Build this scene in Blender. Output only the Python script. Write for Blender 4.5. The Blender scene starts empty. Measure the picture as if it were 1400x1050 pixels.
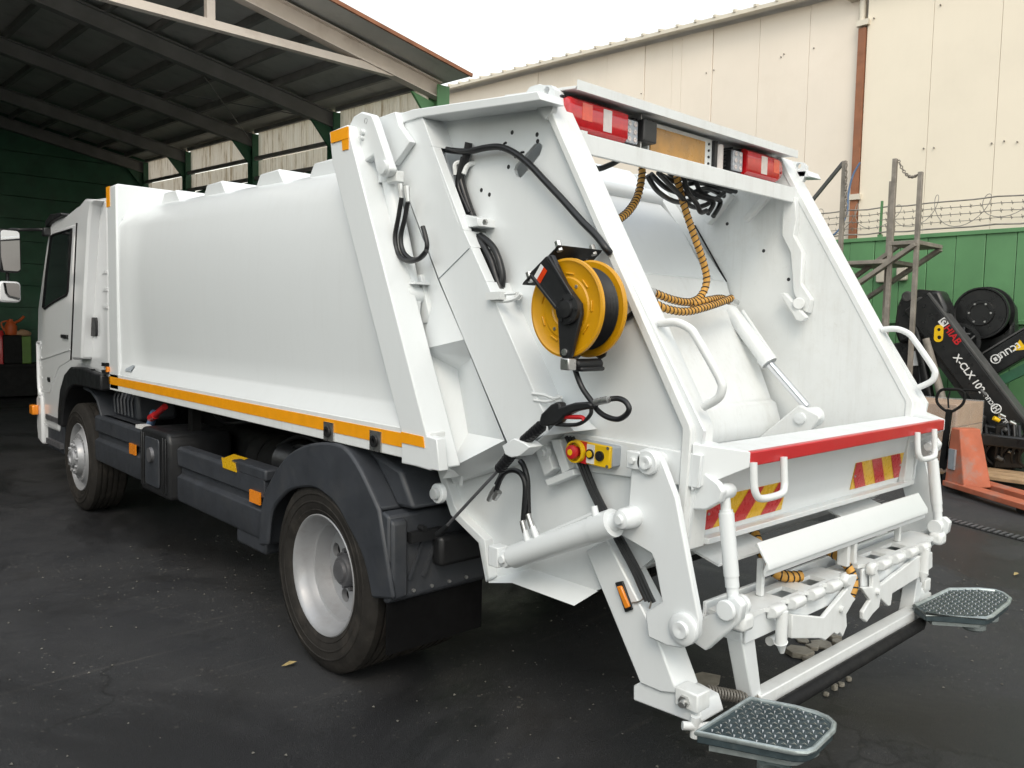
import bpy, bmesh, math, random
from mathutils import Vector, Matrix
from mathutils.geometry import tessellate_polygon
random.seed(7)
scene = bpy.context.scene
COL = scene.collection
PI = math.pi

# ------------------------------------------------------------------ camera
cam_d = bpy.data.cameras.new('camera')
cam_d.sensor_fit = 'HORIZONTAL'; cam_d.sensor_width = 36.0
cam_d.lens = 36.0 * 1100.28 / 1400.0
cam_d.clip_start = 0.05; cam_d.clip_end = 3000
cam = bpy.data.objects.new('camera', cam_d); COL.objects.link(cam)
_yaw, _pitch, _roll = math.radians(-42.446), math.radians(-4.109), math.radians(1.1464)
_f = Vector((-math.sin(_yaw)*math.cos(_pitch), math.cos(_yaw)*math.cos(_pitch), math.sin(_pitch)))
_r = Vector((math.cos(_yaw), math.sin(_yaw), 0)); _u = _r.cross(_f)
_r2 = math.cos(_roll)*_r + math.sin(_roll)*_u; _u2 = -math.sin(_roll)*_r + math.cos(_roll)*_u
cam.matrix_world = Matrix(((_r2.x, _u2.x, -_f.x, -3.1311), (_r2.y, _u2.y, -_f.y, -2.3371), (_r2.z, _u2.z, -_f.z, 1.7225), (0, 0, 0, 1)))
scene.camera = cam

# ------------------------------------------------------------------ sky, sun, exposure
SUN_EL, SUN_AZ = 45.0, 225.0           # azimuth clockwise from +Y: behind and left of the camera
world = bpy.data.worlds.new('World'); scene.world = world; world.use_nodes = True
wn = world.node_tree; wn.nodes.clear()
wo = wn.nodes.new('ShaderNodeOutputWorld'); wb = wn.nodes.new('ShaderNodeBackground')
sky = wn.nodes.new('ShaderNodeTexSky'); sky.sky_type = 'NISHITA'; sky.sun_disc = False
sky.sun_elevation = math.radians(SUN_EL); sky.sun_rotation = math.radians(SUN_AZ)
sky.air_density = 3.0; sky.dust_density = 1.0; sky.ozone_density = 3.0
hs = wn.nodes.new('ShaderNodeHueSaturation'); hs.inputs['Saturation'].default_value = 0.25
wn.links.new(sky.outputs[0], hs.inputs['Color']); wn.links.new(hs.outputs[0], wb.inputs[0])
wb.inputs[1].default_value = 0.15
wn.links.new(wb.outputs[0], wo.inputs[0])
sd = bpy.data.lights.new('sun', 'SUN'); sd.energy = 0.6; sd.angle = math.radians(24); sd.color = (1.0, 0.86, 0.68)
sun = bpy.data.objects.new('sun', sd); COL.objects.link(sun)
_el, _az = math.radians(SUN_EL), math.radians(SUN_AZ)
_sd = Vector((math.sin(_az)*math.cos(_el), math.cos(_az)*math.cos(_el), math.sin(_el)))
sun.rotation_euler = _sd.to_track_quat('Z', 'Y').to_euler(); sun.location = _sd*60
scene.view_settings.view_transform = 'Standard'; scene.view_settings.look = 'None'
scene.view_settings.exposure = 0.85; scene.view_settings.gamma = 1.0
scene.view_settings.use_curve_mapping = False
scene.cycles.max_bounces = 6

# ------------------------------------------------------------------ materials
def newmat(name):
    m = bpy.data.materials.new(name); m.use_nodes = True
    nt = m.node_tree; b = nt.nodes['Principled BSDF']
    return m, nt, b
def nd(nt, t, **kw):
    n = nt.nodes.new(t)
    for k, v in kw.items(): setattr(n, k, v)
    return n
def ramp(nt, fac, stops):
    r = nd(nt, 'ShaderNodeValToRGB'); e = r.color_ramp.elements
    while len(e) < len(stops): e.new(0.5)
    for el, (p, c) in zip(e, stops): el.position = p; el.color = (*c, 1) if len(c) == 3 else c
    nt.links.new(fac, r.inputs[0]); return r.outputs[0]
def noise(nt, scale, detail=4, rough=0.55, dist=0.0, vec=None):
    n = nd(nt, 'ShaderNodeTexNoise'); n.inputs['Scale'].default_value = scale
    n.inputs['Detail'].default_value = detail; n.inputs['Roughness'].default_value = rough; n.inputs['Distortion'].default_value = dist
    if vec is None:
        g = nd(nt, 'ShaderNodeNewGeometry'); vec = g.outputs['Position']
    nt.links.new(vec, n.inputs['Vector']); return n.outputs['Fac']
def mix(nt, fac, a, b, mode='MIX'):
    m = nd(nt, 'ShaderNodeMix', data_type='RGBA', blend_type=mode)
    for s, v in ((0, fac), (6, a), (7, b)):
        if isinstance(v, (int, float)): m.inputs[s].default_value = v
        elif isinstance(v, tuple): m.inputs[s].default_value = (*v, 1)
        else: nt.links.new(v, m.inputs[s])
    return m.outputs[2]
def bump(nt, b, h, strength, dist=0.01):
    bn = nd(nt, 'ShaderNodeBump'); bn.inputs['Strength'].default_value = strength; bn.inputs['Distance'].default_value = dist
    nt.links.new(h, bn.inputs['Height']); nt.links.new(bn.outputs[0], b.inputs['Normal'])
M = {}
def simple(name, col, rough=0.5, metal=0.0, var=0.12, scale=9, bmp=0.0, bscale=60, coat=0.0, dirt=None, dirt_amt=0.3, dirt_scale=3.0, rvar=0.1, streak=0.0, streak_col=(0.38,0.36,0.31), ripple=0.0):
    m, nt, b = newmat(name)
    n = noise(nt, scale)
    lo = tuple(c*(1-var) for c in col); hi = tuple(min(1, c*(1+var)) for c in col)
    c = ramp(nt, n, [(0.3, lo), (0.7, hi)])
    if dirt:
        d = ramp(nt, noise(nt, dirt_scale, 8, 0.7), [(0.52, (0, 0, 0)), (0.72, (dirt_amt,)*3)])
        c = mix(nt, d, c, dirt)
    if streak:
        g = nd(nt, 'ShaderNodeNewGeometry'); mp = nd(nt, 'ShaderNodeMapping'); mp.inputs['Scale'].default_value = (11, 11, 1.1)
        nt.links.new(g.outputs['Position'], mp.inputs['Vector'])
        d1 = ramp(nt, noise(nt, 1.6, 7, 0.7, vec=mp.outputs[0]), [(0.50, (0, 0, 0)), (0.80, (streak,)*3)])
        c = mix(nt, d1, c, streak_col)
        d2 = ramp(nt, noise(nt, 34, 6, 0.75, 0.6), [(0.60, (0, 0, 0)), (0.72, (streak*.9,)*3)])
        c = mix(nt, d2, c, streak_col)
    nt.links.new(c, b.inputs['Base Color'])
    r = ramp(nt, noise(nt, scale*1.7, 5), [(0.3, (max(0.02, rough-rvar),)*3), (0.7, (min(1, rough+rvar),)*3)])
    nt.links.new(r, b.inputs['Roughness'])
    b.inputs['Metallic'].default_value = metal; b.inputs['Coat Weight'].default_value = coat; b.inputs['Coat Roughness'].default_value = 0.12
    if bmp: bump(nt, b, noise(nt, bscale, 3), bmp)
    if ripple:
        b1 = nd(nt, 'ShaderNodeBump'); b1.inputs['Strength'].default_value = ripple; b1.inputs['Distance'].default_value = 0.03
        nt.links.new(noise(nt, 1.7, 2), b1.inputs['Height'])
        if b.inputs['Normal'].links: nt.links.new(b1.outputs[0], b.inputs['Normal'].links[0].from_node.inputs['Normal'])
        else: nt.links.new(b1.outputs[0], b.inputs['Normal'])
    M[name] = m; return m
simple('white_paint', (0.745, 0.772, 0.782), 0.32, var=0.008, scale=0.9, bmp=0.012, bscale=160, coat=0.35, rvar=0.015, streak=0.06, ripple=0.10)
simple('white_worn', (0.74, 0.76, 0.758), 0.42, var=0.03, scale=5, bmp=0.03, bscale=90, dirt=(0.50, 0.48, 0.43), dirt_amt=0.16, dirt_scale=9, streak=0.22)
simple('cab_white', (0.74, 0.755, 0.77), 0.22, var=0.006, scale=1, coat=0.5, rvar=0.01)
simple('grey_plastic', (0.038, 0.042, 0.050), 0.5, var=0.15, scale=6, bmp=0.06, bscale=300, dirt=(0.085, 0.082, 0.076), dirt_amt=0.25, dirt_scale=5)
simple('black_plastic', (0.012, 0.0125, 0.014), 0.45, var=0.2, scale=8, dirt=(0.06, 0.058, 0.052), dirt_amt=0.2)
simple('black_rubber', (0.014, 0.014, 0.0145), 0.55, var=0.2, scale=20, dirt=(0.07, 0.065, 0.06), dirt_amt=0.25, dirt_scale=12)
simple('hose_rubber', (0.010, 0.0105, 0.012), 0.38, var=0.15, scale=20)
simple('tyre_rubber', (0.026, 0.024, 0.022), 0.72, var=0.2, scale=12, bmp=0.15, bscale=60, dirt=(0.095, 0.082, 0.07), dirt_amt=0.45, dirt_scale=5)
simple('chassis_black', (0.012, 0.012, 0.012), 0.6, var=0.3, scale=8, dirt=(0.05, 0.045, 0.04), dirt_amt=0.3)
simple('wheel_silver', (0.36, 0.365, 0.38), 0.42, metal=0.3, var=0.06, scale=7, dirt=(0.20, 0.18, 0.16), dirt_amt=0.35, dirt_scale=6)
simple('hub_grey', (0.15, 0.15, 0.16), 0.5, metal=0.5, var=0.15, scale=14)
simple('steel', (0.55, 0.55, 0.54), 0.32, metal=0.9, var=0.12, scale=20)
simple('tread_plate', (0.06, 0.085, 0.095), 0.42, metal=0.5, var=0.2, scale=30, dirt=(0.20, 0.23, 0.23), dirt_amt=0.4, dirt_scale=20)
simple('marker_amber', (0.85, 0.26, 0.015), 0.2, var=0.08, scale=30, coat=0.6)
simple('flap_rubber', (0.0035, 0.0035, 0.004), 0.85, var=0.3, scale=10)
simple('chrome', (0.72, 0.73, 0.76), 0.12, metal=1.0, var=0.04, scale=10, rvar=0.05)
simple('galvanised', (0.42, 0.47, 0.47), 0.42, metal=0.75, var=0.18, scale=26, dirt=(0.30, 0.33, 0.33), dirt_amt=0.4, dirt_scale=16)
simple('orange_tape', (0.88, 0.35, 0.006), 0.42, var=0.06, scale=14, coat=0.2)
simple('reel_yellow', (0.62, 0.30, 0.004), 0.35, var=0.06, scale=8, coat=0.2)
simple('box_yellow', (0.80, 0.50, 0.006), 0.4, var=0.04, scale=10)
simple('box_grey', (0.36, 0.39, 0.42), 0.5, var=0.05)
simple('signal_red', (0.52, 0.014, 0.018), 0.38, var=0.05, scale=5, coat=0.2, streak=0.12, streak_col=(0.30,0.10,0.09))
simple('tape_yellow', (0.72, 0.42, 0.01), 0.3, var=0.05, scale=30, coat=0.3)
simple('tape_red', (0.50, 0.018, 0.02), 0.3, var=0.06, scale=30, coat=0.3)
simple('spiral_tan', (0.58, 0.30, 0.055), 0.5, var=0.12, scale=30, dirt=(0.16, 0.09, 0.03), dirt_amt=0.3, dirt_scale=18)
simple('glass_dark', (0.012, 0.016, 0.016), 0.06, var=0.2, scale=2, rvar=0.02)
simple('mirror_glass', (0.80, 0.82, 0.84), 0.03, metal=1.0, var=0.02, rvar=0.01)
simple('lens_red', (0.50, 0.008, 0.012), 0.13, var=0.12, scale=40, coat=0.8, rvar=0.04)
simple('lens_orange', (0.66, 0.055, 0.012), 0.13, var=0.12, scale=40, coat=0.8, rvar=0.04)
simple('lens_clear', (0.58, 0.52, 0.50), 0.12, var=0.1, scale=40, coat=0.8, rvar=0.04)
simple('lens_amber', (0.44, 0.215, 0.035), 0.3, var=0.22, scale=11, coat=0.4)
simple('led_grey', (0.34, 0.36, 0.40), 0.2, var=0.2, scale=60, coat=0.6)
simple('sticker_white', (0.75, 0.75, 0.74), 0.5, var=0.03)
simple('foil_patch', (0.36, 0.40, 0.44), 0.35, metal=0.3, var=0.1)
for k_ in ('flap_rubber', 'chassis_black', 'black_rubber', 'tyre_rubber'): M[k_].node_tree.nodes['Principled BSDF'].inputs['Specular IOR Level'].default_value = 0.15
# setting
simple('cream_panel', (0.775, 0.695, 0.60), 0.6, var=0.035, scale=0.7, bmp=0.03, bscale=14, dirt=(0.60, 0.51, 0.40), dirt_amt=0.16, dirt_scale=0.9, streak=0.05, streak_col=(0.50,0.42,0.33))
simple('cream_panel_pale', (0.79, 0.715, 0.59), 0.6, var=0.03, scale=0.6, bmp=0.03, bscale=14, dirt=(0.64, 0.58, 0.47), dirt_amt=0.2, dirt_scale=0.8, streak=0.05, streak_col=(0.55,0.48,0.38))
simple('cream_trim', (0.62, 0.57, 0.48), 0.5, var=0.06, scale=2)
simple('rust_brown', (0.27, 0.11, 0.055), 0.7, var=0.25, scale=6, bmp=0.1, dirt=(0.12, 0.05, 0.03), dirt_amt=0.5)
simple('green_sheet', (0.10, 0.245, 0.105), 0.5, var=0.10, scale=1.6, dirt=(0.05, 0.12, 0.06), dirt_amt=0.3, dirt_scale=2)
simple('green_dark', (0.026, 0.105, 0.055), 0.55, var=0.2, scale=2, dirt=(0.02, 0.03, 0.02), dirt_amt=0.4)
simple('roof_sheet', (0.50, 0.49, 0.46), 0.7, var=0.12, scale=1.2, dirt=(0.10, 0.09, 0.08), dirt_amt=0.3)
simple('hangar_steel', (0.21, 0.207, 0.198), 0.6, var=0.15, scale=3)
simple('truss_paint', (0.66, 0.58, 0.51), 0.55, var=0.08, scale=3, dirt=(0.30, 0.22, 0.16), dirt_amt=0.35, dirt_scale=2.5)
simple('stair_steel', (0.24, 0.215, 0.185), 0.65, metal=0.2, var=0.25, scale=7, dirt=(0.42, 0.38, 0.33), dirt_amt=0.6, dirt_scale=5)
simple('crane_black', (0.012, 0.0125, 0.013), 0.33, var=0.2, scale=6, dirt=(0.045, 0.045, 0.045), dirt_amt=0.3)
simple('crane_grey', (0.07, 0.07, 0.07), 0.45, var=0.15, scale=6)
simple('jack_orange', (0.44, 0.12, 0.06), 0.65, var=0.15, scale=6, bmp=0.05, dirt=(0.27, 0.23, 0.20), dirt_amt=0.95, dirt_scale=2.6)
simple('cardboard', (0.42, 0.26, 0.15), 0.7, var=0.10, scale=4, dirt=(0.48, 0.34, 0.24), dirt_amt=0.4)
simple('pallet_wood', (0.42, 0.28, 0.16), 0.8, var=0.22, scale=7, bmp=0.1, dirt=(0.16, 0.11, 0.07), dirt_amt=0.4)
simple('concrete_bit', (0.32, 0.29, 0.24), 0.9, var=0.2, scale=18, bmp=0.3, bscale=60)
simple('grit', (0.13, 0.125, 0.11), 0.9, var=0.35, scale=25)
simple('wire_steel', (0.30, 0.28, 0.25), 0.5, metal=0.6, var=0.2)
simple('blue_rope', (0.10, 0.17, 0.30), 0.7, var=0.2)
simple('leaf_dry', (0.34, 0.26, 0.11), 0.8, var=0.3, scale=40)
simple('jug_orange', (0.60, 0.12, 0.03), 0.45, var=0.1)
simple('cabinet_green', (0.13, 0.24, 0.05), 0.55, var=0.15, scale=4)
simple('beige_box', (0.50, 0.46, 0.38), 0.5, var=0.06)
# translucent corrugated sheets
m, nt, b = newmat('translucent_sheet'); M['translucent_sheet'] = m
g = nd(nt, 'ShaderNodeNewGeometry'); mp = nd(nt, 'ShaderNodeMapping'); mp.inputs['Scale'].default_value = (1, 7, 0.7)
nt.links.new(g.outputs['Position'], mp.inputs['Vector'])
c = ramp(nt, noise(nt, 2.2, 6, 0.65, vec=mp.outputs[0]), [(0.33, (0.48, 0.40, 0.30)), (0.46, (0.82, 0.76, 0.66)), (0.7, (0.92, 0.88, 0.80))])
dif = nd(nt, 'ShaderNodeBsdfDiffuse'); tr = nd(nt, 'ShaderNodeBsdfTranslucent'); ms = nd(nt, 'ShaderNodeMixShader'); ms.inputs[0].default_value = 0.86
nt.links.new(c, dif.inputs[0]); nt.links.new(c, tr.inputs[0]); nt.links.new(dif.outputs[0], ms.inputs[1]); nt.links.new(tr.outputs[0], ms.inputs[2])
nt.links.new(ms.outputs[0], nt.nodes['Material Output'].inputs[0])
# stretch film over the cartons
m, nt, b = newmat('stretch_film'); M['stretch_film'] = m
b.inputs['Base Color'].default_value = (0.8, 0.8, 0.8, 1); b.inputs['Roughness'].default_value = 0.18; b.inputs['Alpha'].default_value = 0.22
bump(nt, b, noise(nt, 14, 6, 0.7), 0.6, 0.02)
# asphalt
m, nt, b = newmat('asphalt'); M['asphalt'] = m
big = noise(nt, 0.35, 5, 0.6); mid = noise(nt, 2.3, 8, 0.68, 0.4); fine = noise(nt, 70, 6, 0.8); grain = noise(nt, 210, 3, 0.75)
c = ramp(nt, big, [(0.30, (0.0145, 0.0155, 0.0195)), (0.50, (0.0215, 0.0225, 0.027)), (0.72, (0.035, 0.035, 0.0355))])
c = mix(nt, ramp(nt, mid, [(0.35, (0,)*3), (0.75, (0.55,)*3)]), c, (0.041, 0.041, 0.042))
c = mix(nt, ramp(nt, fine, [(0.35, (0.35,)*3), (0.7, (0,)*3)]), c, (0.014, 0.014, 0.015))
c = mix(nt, ramp(nt, grain, [(0.50, (0,)*3), (0.66, (0.75,)*3)]), c, (0.072, 0.070, 0.067))
c = mix(nt, ramp(nt, grain, [(0.30, (0.7,)*3), (0.44, (0,)*3)]), c, (0.010, 0.010, 0.011))
g = nd(nt, 'ShaderNodeNewGeometry')
def specks(scale, thr, col, c):
    v = nd(nt, 'ShaderNodeTexVoronoi'); v.inputs['Scale'].default_value = scale; v.inputs['Randomness'].default_value = 1.0
    nt.links.new(g.outputs['Position'], v.inputs['Vector'])
    mm = nd(nt, 'ShaderNodeMath', operation='LESS_THAN'); nt.links.new(v.outputs['Distance'], mm.inputs[0])
    wn_ = nd(nt, 'ShaderNodeSeparateColor'); nt.links.new(v.outputs['Color'], wn_.inputs[0])
    sz = nd(nt, 'ShaderNodeMath', operation='MULTIPLY'); sz.inputs[1].default_value = thr
    pw = nd(nt, 'ShaderNodeMath', operation='POWER'); pw.inputs[1].default_value = 5.0
    nt.links.new(wn_.outputs[0], pw.inputs[0]); nt.links.new(pw.outputs[0], sz.inputs[0]); nt.links.new(sz.outputs[0], mm.inputs[1])
    patch = ramp(nt, noise(nt, 1.1, 3), [(0.42, (0,)*3), (0.6, (1,)*3)])
    k = nd(nt, 'ShaderNodeMath', operation='MULTIPLY'); nt.links.new(mm.outputs[0], k.inputs[0]); nt.links.new(patch, k.inputs[1])
    return mix(nt, k.outputs[0], c, col)
c = specks(30, 0.30, (0.115, 0.108, 0.095), c)
c = specks(62, 0.40, (0.088, 0.087, 0.084), c)
# rubbed streaks running along the yard, oil stains
mp = nd(nt, 'ShaderNodeMapping'); mp.inputs['Rotation'].default_value = (0, 0, 0.5); mp.inputs['Scale'].default_value = (0.5, 9, 1)
nt.links.new(g.outputs['Position'], mp.inputs['Vector'])
st = noise(nt, 1.4, 6, 0.7, vec=mp.outputs[0])
c = mix(nt, ramp(nt, st, [(0.58, (0,)*3), (0.70, (0.42,)*3)]), c, (0.085, 0.079, 0.072))
c = mix(nt, ramp(nt, noise(nt, 0.8, 3, 0.5, 1.2), [(0.60, (0,)*3), (0.66, (0.65,)*3)]), c, (0.018, 0.017, 0.017))
damp = ramp(nt, noise(nt, 0.42, 6, 0.62, 0.8), [(0.47, (0,)*3), (0.60, (1,)*3)])
dm_ = nd(nt, 'ShaderNodeMath', operation='MULTIPLY'); dm_.inputs[1].default_value = 0.62; nt.links.new(damp, dm_.inputs[0])
c = mix(nt, dm_.outputs[0], c, (0.0125, 0.0125, 0.0135))
crk = nd(nt, 'ShaderNodeTexVoronoi'); crk.feature = 'DISTANCE_TO_EDGE'; crk.inputs['Scale'].default_value = 0.55
wv = nd(nt, 'ShaderNodeVectorMath', operation='ADD'); nz = nd(nt, 'ShaderNodeTexNoise'); nz.inputs['Scale'].default_value = 1.8; nz.inputs['Detail'].default_value = 5
nt.links.new(g.outputs['Position'], nz.inputs['Vector']); nt.links.new(g.outputs['Position'], wv.inputs[0]); nt.links.new(nz.outputs['Color'], wv.inputs[1]); nt.links.new(wv.outputs[0], crk.inputs['Vector'])
crf = nd(nt, 'ShaderNodeMath', operation='MULTIPLY'); nt.links.new(ramp(nt, crk.outputs['Distance'], [(0.0, (1,)*3), (0.010, (0,)*3)]), crf.inputs[0]); nt.links.new(ramp(nt, noise(nt, 0.5, 2), [(0.50, (0,)*3), (0.60, (0.8,)*3)]), crf.inputs[1])
c = mix(nt, crf.outputs[0], c, (0.008, 0.008, 0.008))
nt.links.new(c, b.inputs['Base Color'])
rr_ = mix(nt, damp, ramp(nt, mid, [(0.3, (0.60,)*3), (0.7, (0.88,)*3)]), (0.40, 0.40, 0.40))
nt.links.new(rr_, b.inputs['Roughness'])
bn1 = nd(nt, 'ShaderNodeMath', operation='ADD'); nt.links.new(fine, bn1.inputs[0]); nt.links.new(grain, bn1.inputs[1])
bump(nt, b, bn1.outputs[0], 0.6, 0.006)

# ------------------------------------------------------------------ mesh helpers
def catmull(pts, n=6, closed=False):
    P = [Vector(p) for p in pts]; out = []
    N = len(P)
    for i in range(N if closed else N-1):
        if closed: a, b_, c_, d = P[(i-1) % N], P[i], P[(i+1) % N], P[(i+2) % N]
        else: a, b_, c_, d = P[max(i-1, 0)], P[i], P[i+1], P[min(i+2, N-1)]
        for k in range(n):
            t = k/n
            out.append(0.5*((2*b_) + (c_-a)*t + (2*a-5*b_+4*c_-d)*t*t + (-a+3*b_-3*c_+d)*t*t*t))
    if not closed: out.append(P[-1])
    return out
class MB:
    def __init__(s): s.v = []; s.f = []
    def add(s, verts, faces):
        o = len(s.v); s.v += [tuple(p) for p in verts]; s.f += [tuple(i+o for i in f) for f in faces]; return s
    def box(s, x0, x1, y0, y1, z0, z1):
        return s.add([(x0,y0,z0),(x1,y0,z0),(x1,y1,z0),(x0,y1,z0),(x0,y0,z1),(x1,y0,z1),(x1,y1,z1),(x0,y1,z1)],
                     [(0,3,2,1),(4,5,6,7),(0,1,5,4),(1,2,6,5),(2,3,7,6),(3,0,4,7)])
    def beam(s, p, q, w, h, up=(0,0,1)):
        p, q = Vector(p), Vector(q); d = (q-p).normalized(); up = Vector(up)
        a = d.cross(up)
        if a.length < 1e-4: a = d.cross(Vector((1,0,0)))
        a.normalize(); b_ = a.cross(d)
        vs = [e + a*(i*w/2) + b_*(j*h/2) for e in (p, q) for i, j in ((-1,-1),(1,-1),(1,1),(-1,1))]
        return s.add(vs, [(0,3,2,1),(4,5,6,7),(0,1,5,4),(1,2,6,5),(2,3,7,6),(3,0,4,7)])
    def plate(s, poly, axis, a, b_, holes=()):
        """polygon of (y,z) / (x,z) / (x,y) pairs extruded along an axis"""
        def P(q, t): return {'x': (t, q[0], q[1]), 'y': (q[0], t, q[1]), 'z': (q[0], q[1], t)}[axis]
        loops = [list(poly)] + [list(h) for h in holes]
        flat = [q for l in loops for q in l]; n = len(flat)
        vs = [P(q, a) for q in flat] + [P(q, b_) for q in flat]
        fs = []
        if holes:
            tris = tessellate_polygon([[Vector((q[0], q[1], 0)) for q in l] for l in loops])
            fs += [tuple(t) for t in tris] + [tuple(i+n for i in reversed(t)) for t in tris]
        else:
            fs += [tuple(range(n)), tuple(i+n for i in reversed(range(n)))]
        o = 0
        for l in loops:
            m_ = len(l)
            for i in range(m_): j = (i+1) % m_; fs.append((o+i, o+j, o+j+n, o+i+n))
            o += m_
        return s.add(vs, fs)
    def tube(s, pts, r, seg=10, smooth=0, closed=False):
        P = catmull(pts, smooth, closed) if smooth else [Vector(p) for p in pts]
        n = len(P); rr = r if isinstance(r, (list, tuple)) else [r]*n
        if len(rr) != n: rr = [rr[min(int(i*len(rr)/n), len(rr)-1)] for i in range(n)]
        T = []
        for i in range(n):
            a = P[(i-1) % n] if closed else P[max(i-1, 0)]; c_ = P[(i+1) % n] if closed else P[min(i+1, n-1)]
            T.append((c_-a).normalized())
        up = Vector((0,0,1)) if abs(T[0].z) < 0.9 else Vector((1,0,0))
        N = T[0].cross(up).normalized(); vs = []; fs = []
        for i in range(n):
            N = (N - T[i]*N.dot(T[i])).normalized(); B = T[i].cross(N)
            for k in range(seg):
                a = 2*PI*k/seg; vs.append(P[i] + (N*math.cos(a) + B*math.sin(a))*rr[i])
        for i in range(n if closed else n-1):
            j = (i+1) % n
            for k in range(seg): l = (k+1) % seg; fs.append((i*seg+k, i*seg+l, j*seg+l, j*seg+k))
        if not closed: fs.append(tuple(reversed(range(seg)))); fs.append(tuple((n-1)*seg+k for k in range(seg)))
        return s.add(vs, fs)
    def cyl(s, p, q, r, r1=None, seg=24):
        return s.tube([p, q], [r, r if r1 is None else r1], seg)
    def lathe(s, prof, origin, axis=(1,0,0), seg=48):
        d = Vector(axis).normalized(); o = Vector(origin)
        u = d.cross(Vector((0,0,1)));
        if u.length < 1e-3: u = Vector((1,0,0))
        u.normalize(); w = d.cross(u); vs = []; fs = []; n = len(prof)
        for k in range(seg):
            a = 2*PI*k/seg
            for (t, r) in prof: vs.append(o + d*t + (u*math.cos(a) + w*math.sin(a))*max(r, 1e-4))
        for k in range(seg):
            l = (k+1) % seg
            for i in range(n-1): fs.append((k*n+i, k*n+i+1, l*n+i+1, l*n+i))
        return s.add(vs, fs)
    def helix(s, pts, R, pitch, r, seg=6, per=10, smooth=6):
        """a coil of wire wound round a path"""
        P = catmull(pts, smooth) if smooth else [Vector(p) for p in pts]
        L = [0]
        for i in range(1, len(P)): L.append(L[-1] + (P[i]-P[i-1]).length)
        n = max(2, int(L[-1]/pitch*per)); out = []; i = 0
        N = None
        for k in range(n+1):
            t = L[-1]*k/n
            while i < len(P)-2 and L[i+1] < t: i += 1
            u = (t-L[i])/max(1e-6, L[i+1]-L[i]); c_ = P[i].lerp(P[i+1], u); T = (P[i+1]-P[i]).normalized()
            if N is None: N = T.cross(Vector((0.3,0.2,1))).normalized()
            N = (N - T*N.dot(T)).normalized(); B = T.cross(N); a = 2*PI*k/per
            out.append(c_ + (N*math.cos(a) + B*math.sin(a))*R)
        return s.tube(out, r, seg)
    def mirror(s):
        m_ = MB(); m_.v = [(-x, y, z) for x, y, z in s.v]; m_.f = [tuple(reversed(f)) for f in s.f]; return m_
    def mesh(s, name, smooth=38):
        me = bpy.data.meshes.new(name); me.from_pydata(s.v, [], s.f)
        bm = bmesh.new(); bm.from_mesh(me); bmesh.ops.recalc_face_normals(bm, faces=bm.faces); bm.to_mesh(me); bm.free()
        for p in me.polygons: p.use_smooth = True
        me.set_sharp_from_angle(angle=math.radians(smooth)); return me
def rrect(x0, x1, z0, z1, r, n=5):
    out = []
    for cx, cz, a0 in ((x1-r, z1-r, 0), (x0+r, z1-r, 90), (x0+r, z0+r, 180), (x1-r, z0+r, 270)):
        for k in range(n+1):
            a = math.radians(a0 + 90*k/n); out.append((cx + r*math.cos(a), cz + r*math.sin(a)))
    return out
def circle(cy, cz, r, n=24, a0=0): return [(cy + r*math.cos(a0+2*PI*k/n), cz + r*math.sin(a0+2*PI*k/n)) for k in range(n)]
ROOTLOC = {}
def obj(name, mb, mat, parent=None, bevel=0.0, smooth=38, label=None, kind=None):
    me = mb if isinstance(mb, bpy.types.Mesh) else mb.mesh(name, smooth)
    if len(me.materials) == 0: me.materials.append(M[mat])
    o = bpy.data.objects.new(name, me); COL.objects.link(o)
    if parent is not None:
        o.parent = parent
        if parent.name in ROOTLOC: o.location = -Vector(ROOTLOC[parent.name])
    if bevel:
        bv = o.modifiers.new('bevel', 'BEVEL'); bv.width = bevel; bv.segments = 2; bv.limit_method = 'ANGLE'; bv.angle_limit = math.radians(35)
    if label: o['label'] = label
    if kind: o['kind'] = kind
    return o
def thing(name, label, cat, loc=(0,0,0), group=None):
    o = bpy.data.objects.new(name, None); COL.objects.link(o); o.location = loc; o.empty_display_size = 0.2
    o['label'] = label; o['category'] = cat
    if group: o['group'] = group
    ROOTLOC[o.name] = loc; return o
def tag(o, label, cat, group=None):
    o['label'] = label; o['category'] = cat
    if group: o['group'] = group
    return o
def text_mesh(name, body, size, M3, thick=0.001, mat='sticker_white', parent=None, bold=0.018):
    """flat lettering as real thin geometry; M3 places the text plane"""
    cu = bpy.data.curves.new(name, 'FONT'); cu.body = body; cu.size = size; cu.extrude = thick; cu.align_x = 'LEFT'; cu.offset = size*bold
    t = bpy.data.objects.new(name, cu); COL.objects.link(t)
    dg = bpy.context.evaluated_depsgraph_get(); dg.update()
    me = bpy.data.meshes.new_from_object(t.evaluated_get(dg)); me.transform(M3)
    bpy.data.objects.remove(t); me.materials.clear(); me.name = name
    return obj(name, me, mat, parent)
def frame3(o, xa, za):
    """matrix whose local x runs along xa, local y along za (in-plane up), local z out of the face"""
    x = Vector(xa).normalized(); y = Vector(za); y = (y - x*y.dot(x)).normalized(); z = x.cross(y)
    return Matrix(((x.x, y.x, z.x, o[0]), (x.y, y.y, z.y, o[1]), (x.z, y.z, z.z, o[2]), (0,0,0,1)))

# ================================================================== SETTING
gm = MB(); gm.add([(-200,-200,0),(200,-200,0),(200,200,0),(-200,200,0)], [(0,1,2,3)])
g_ = obj('asphalt_yard', gm, 'asphalt', kind='structure')

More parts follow.
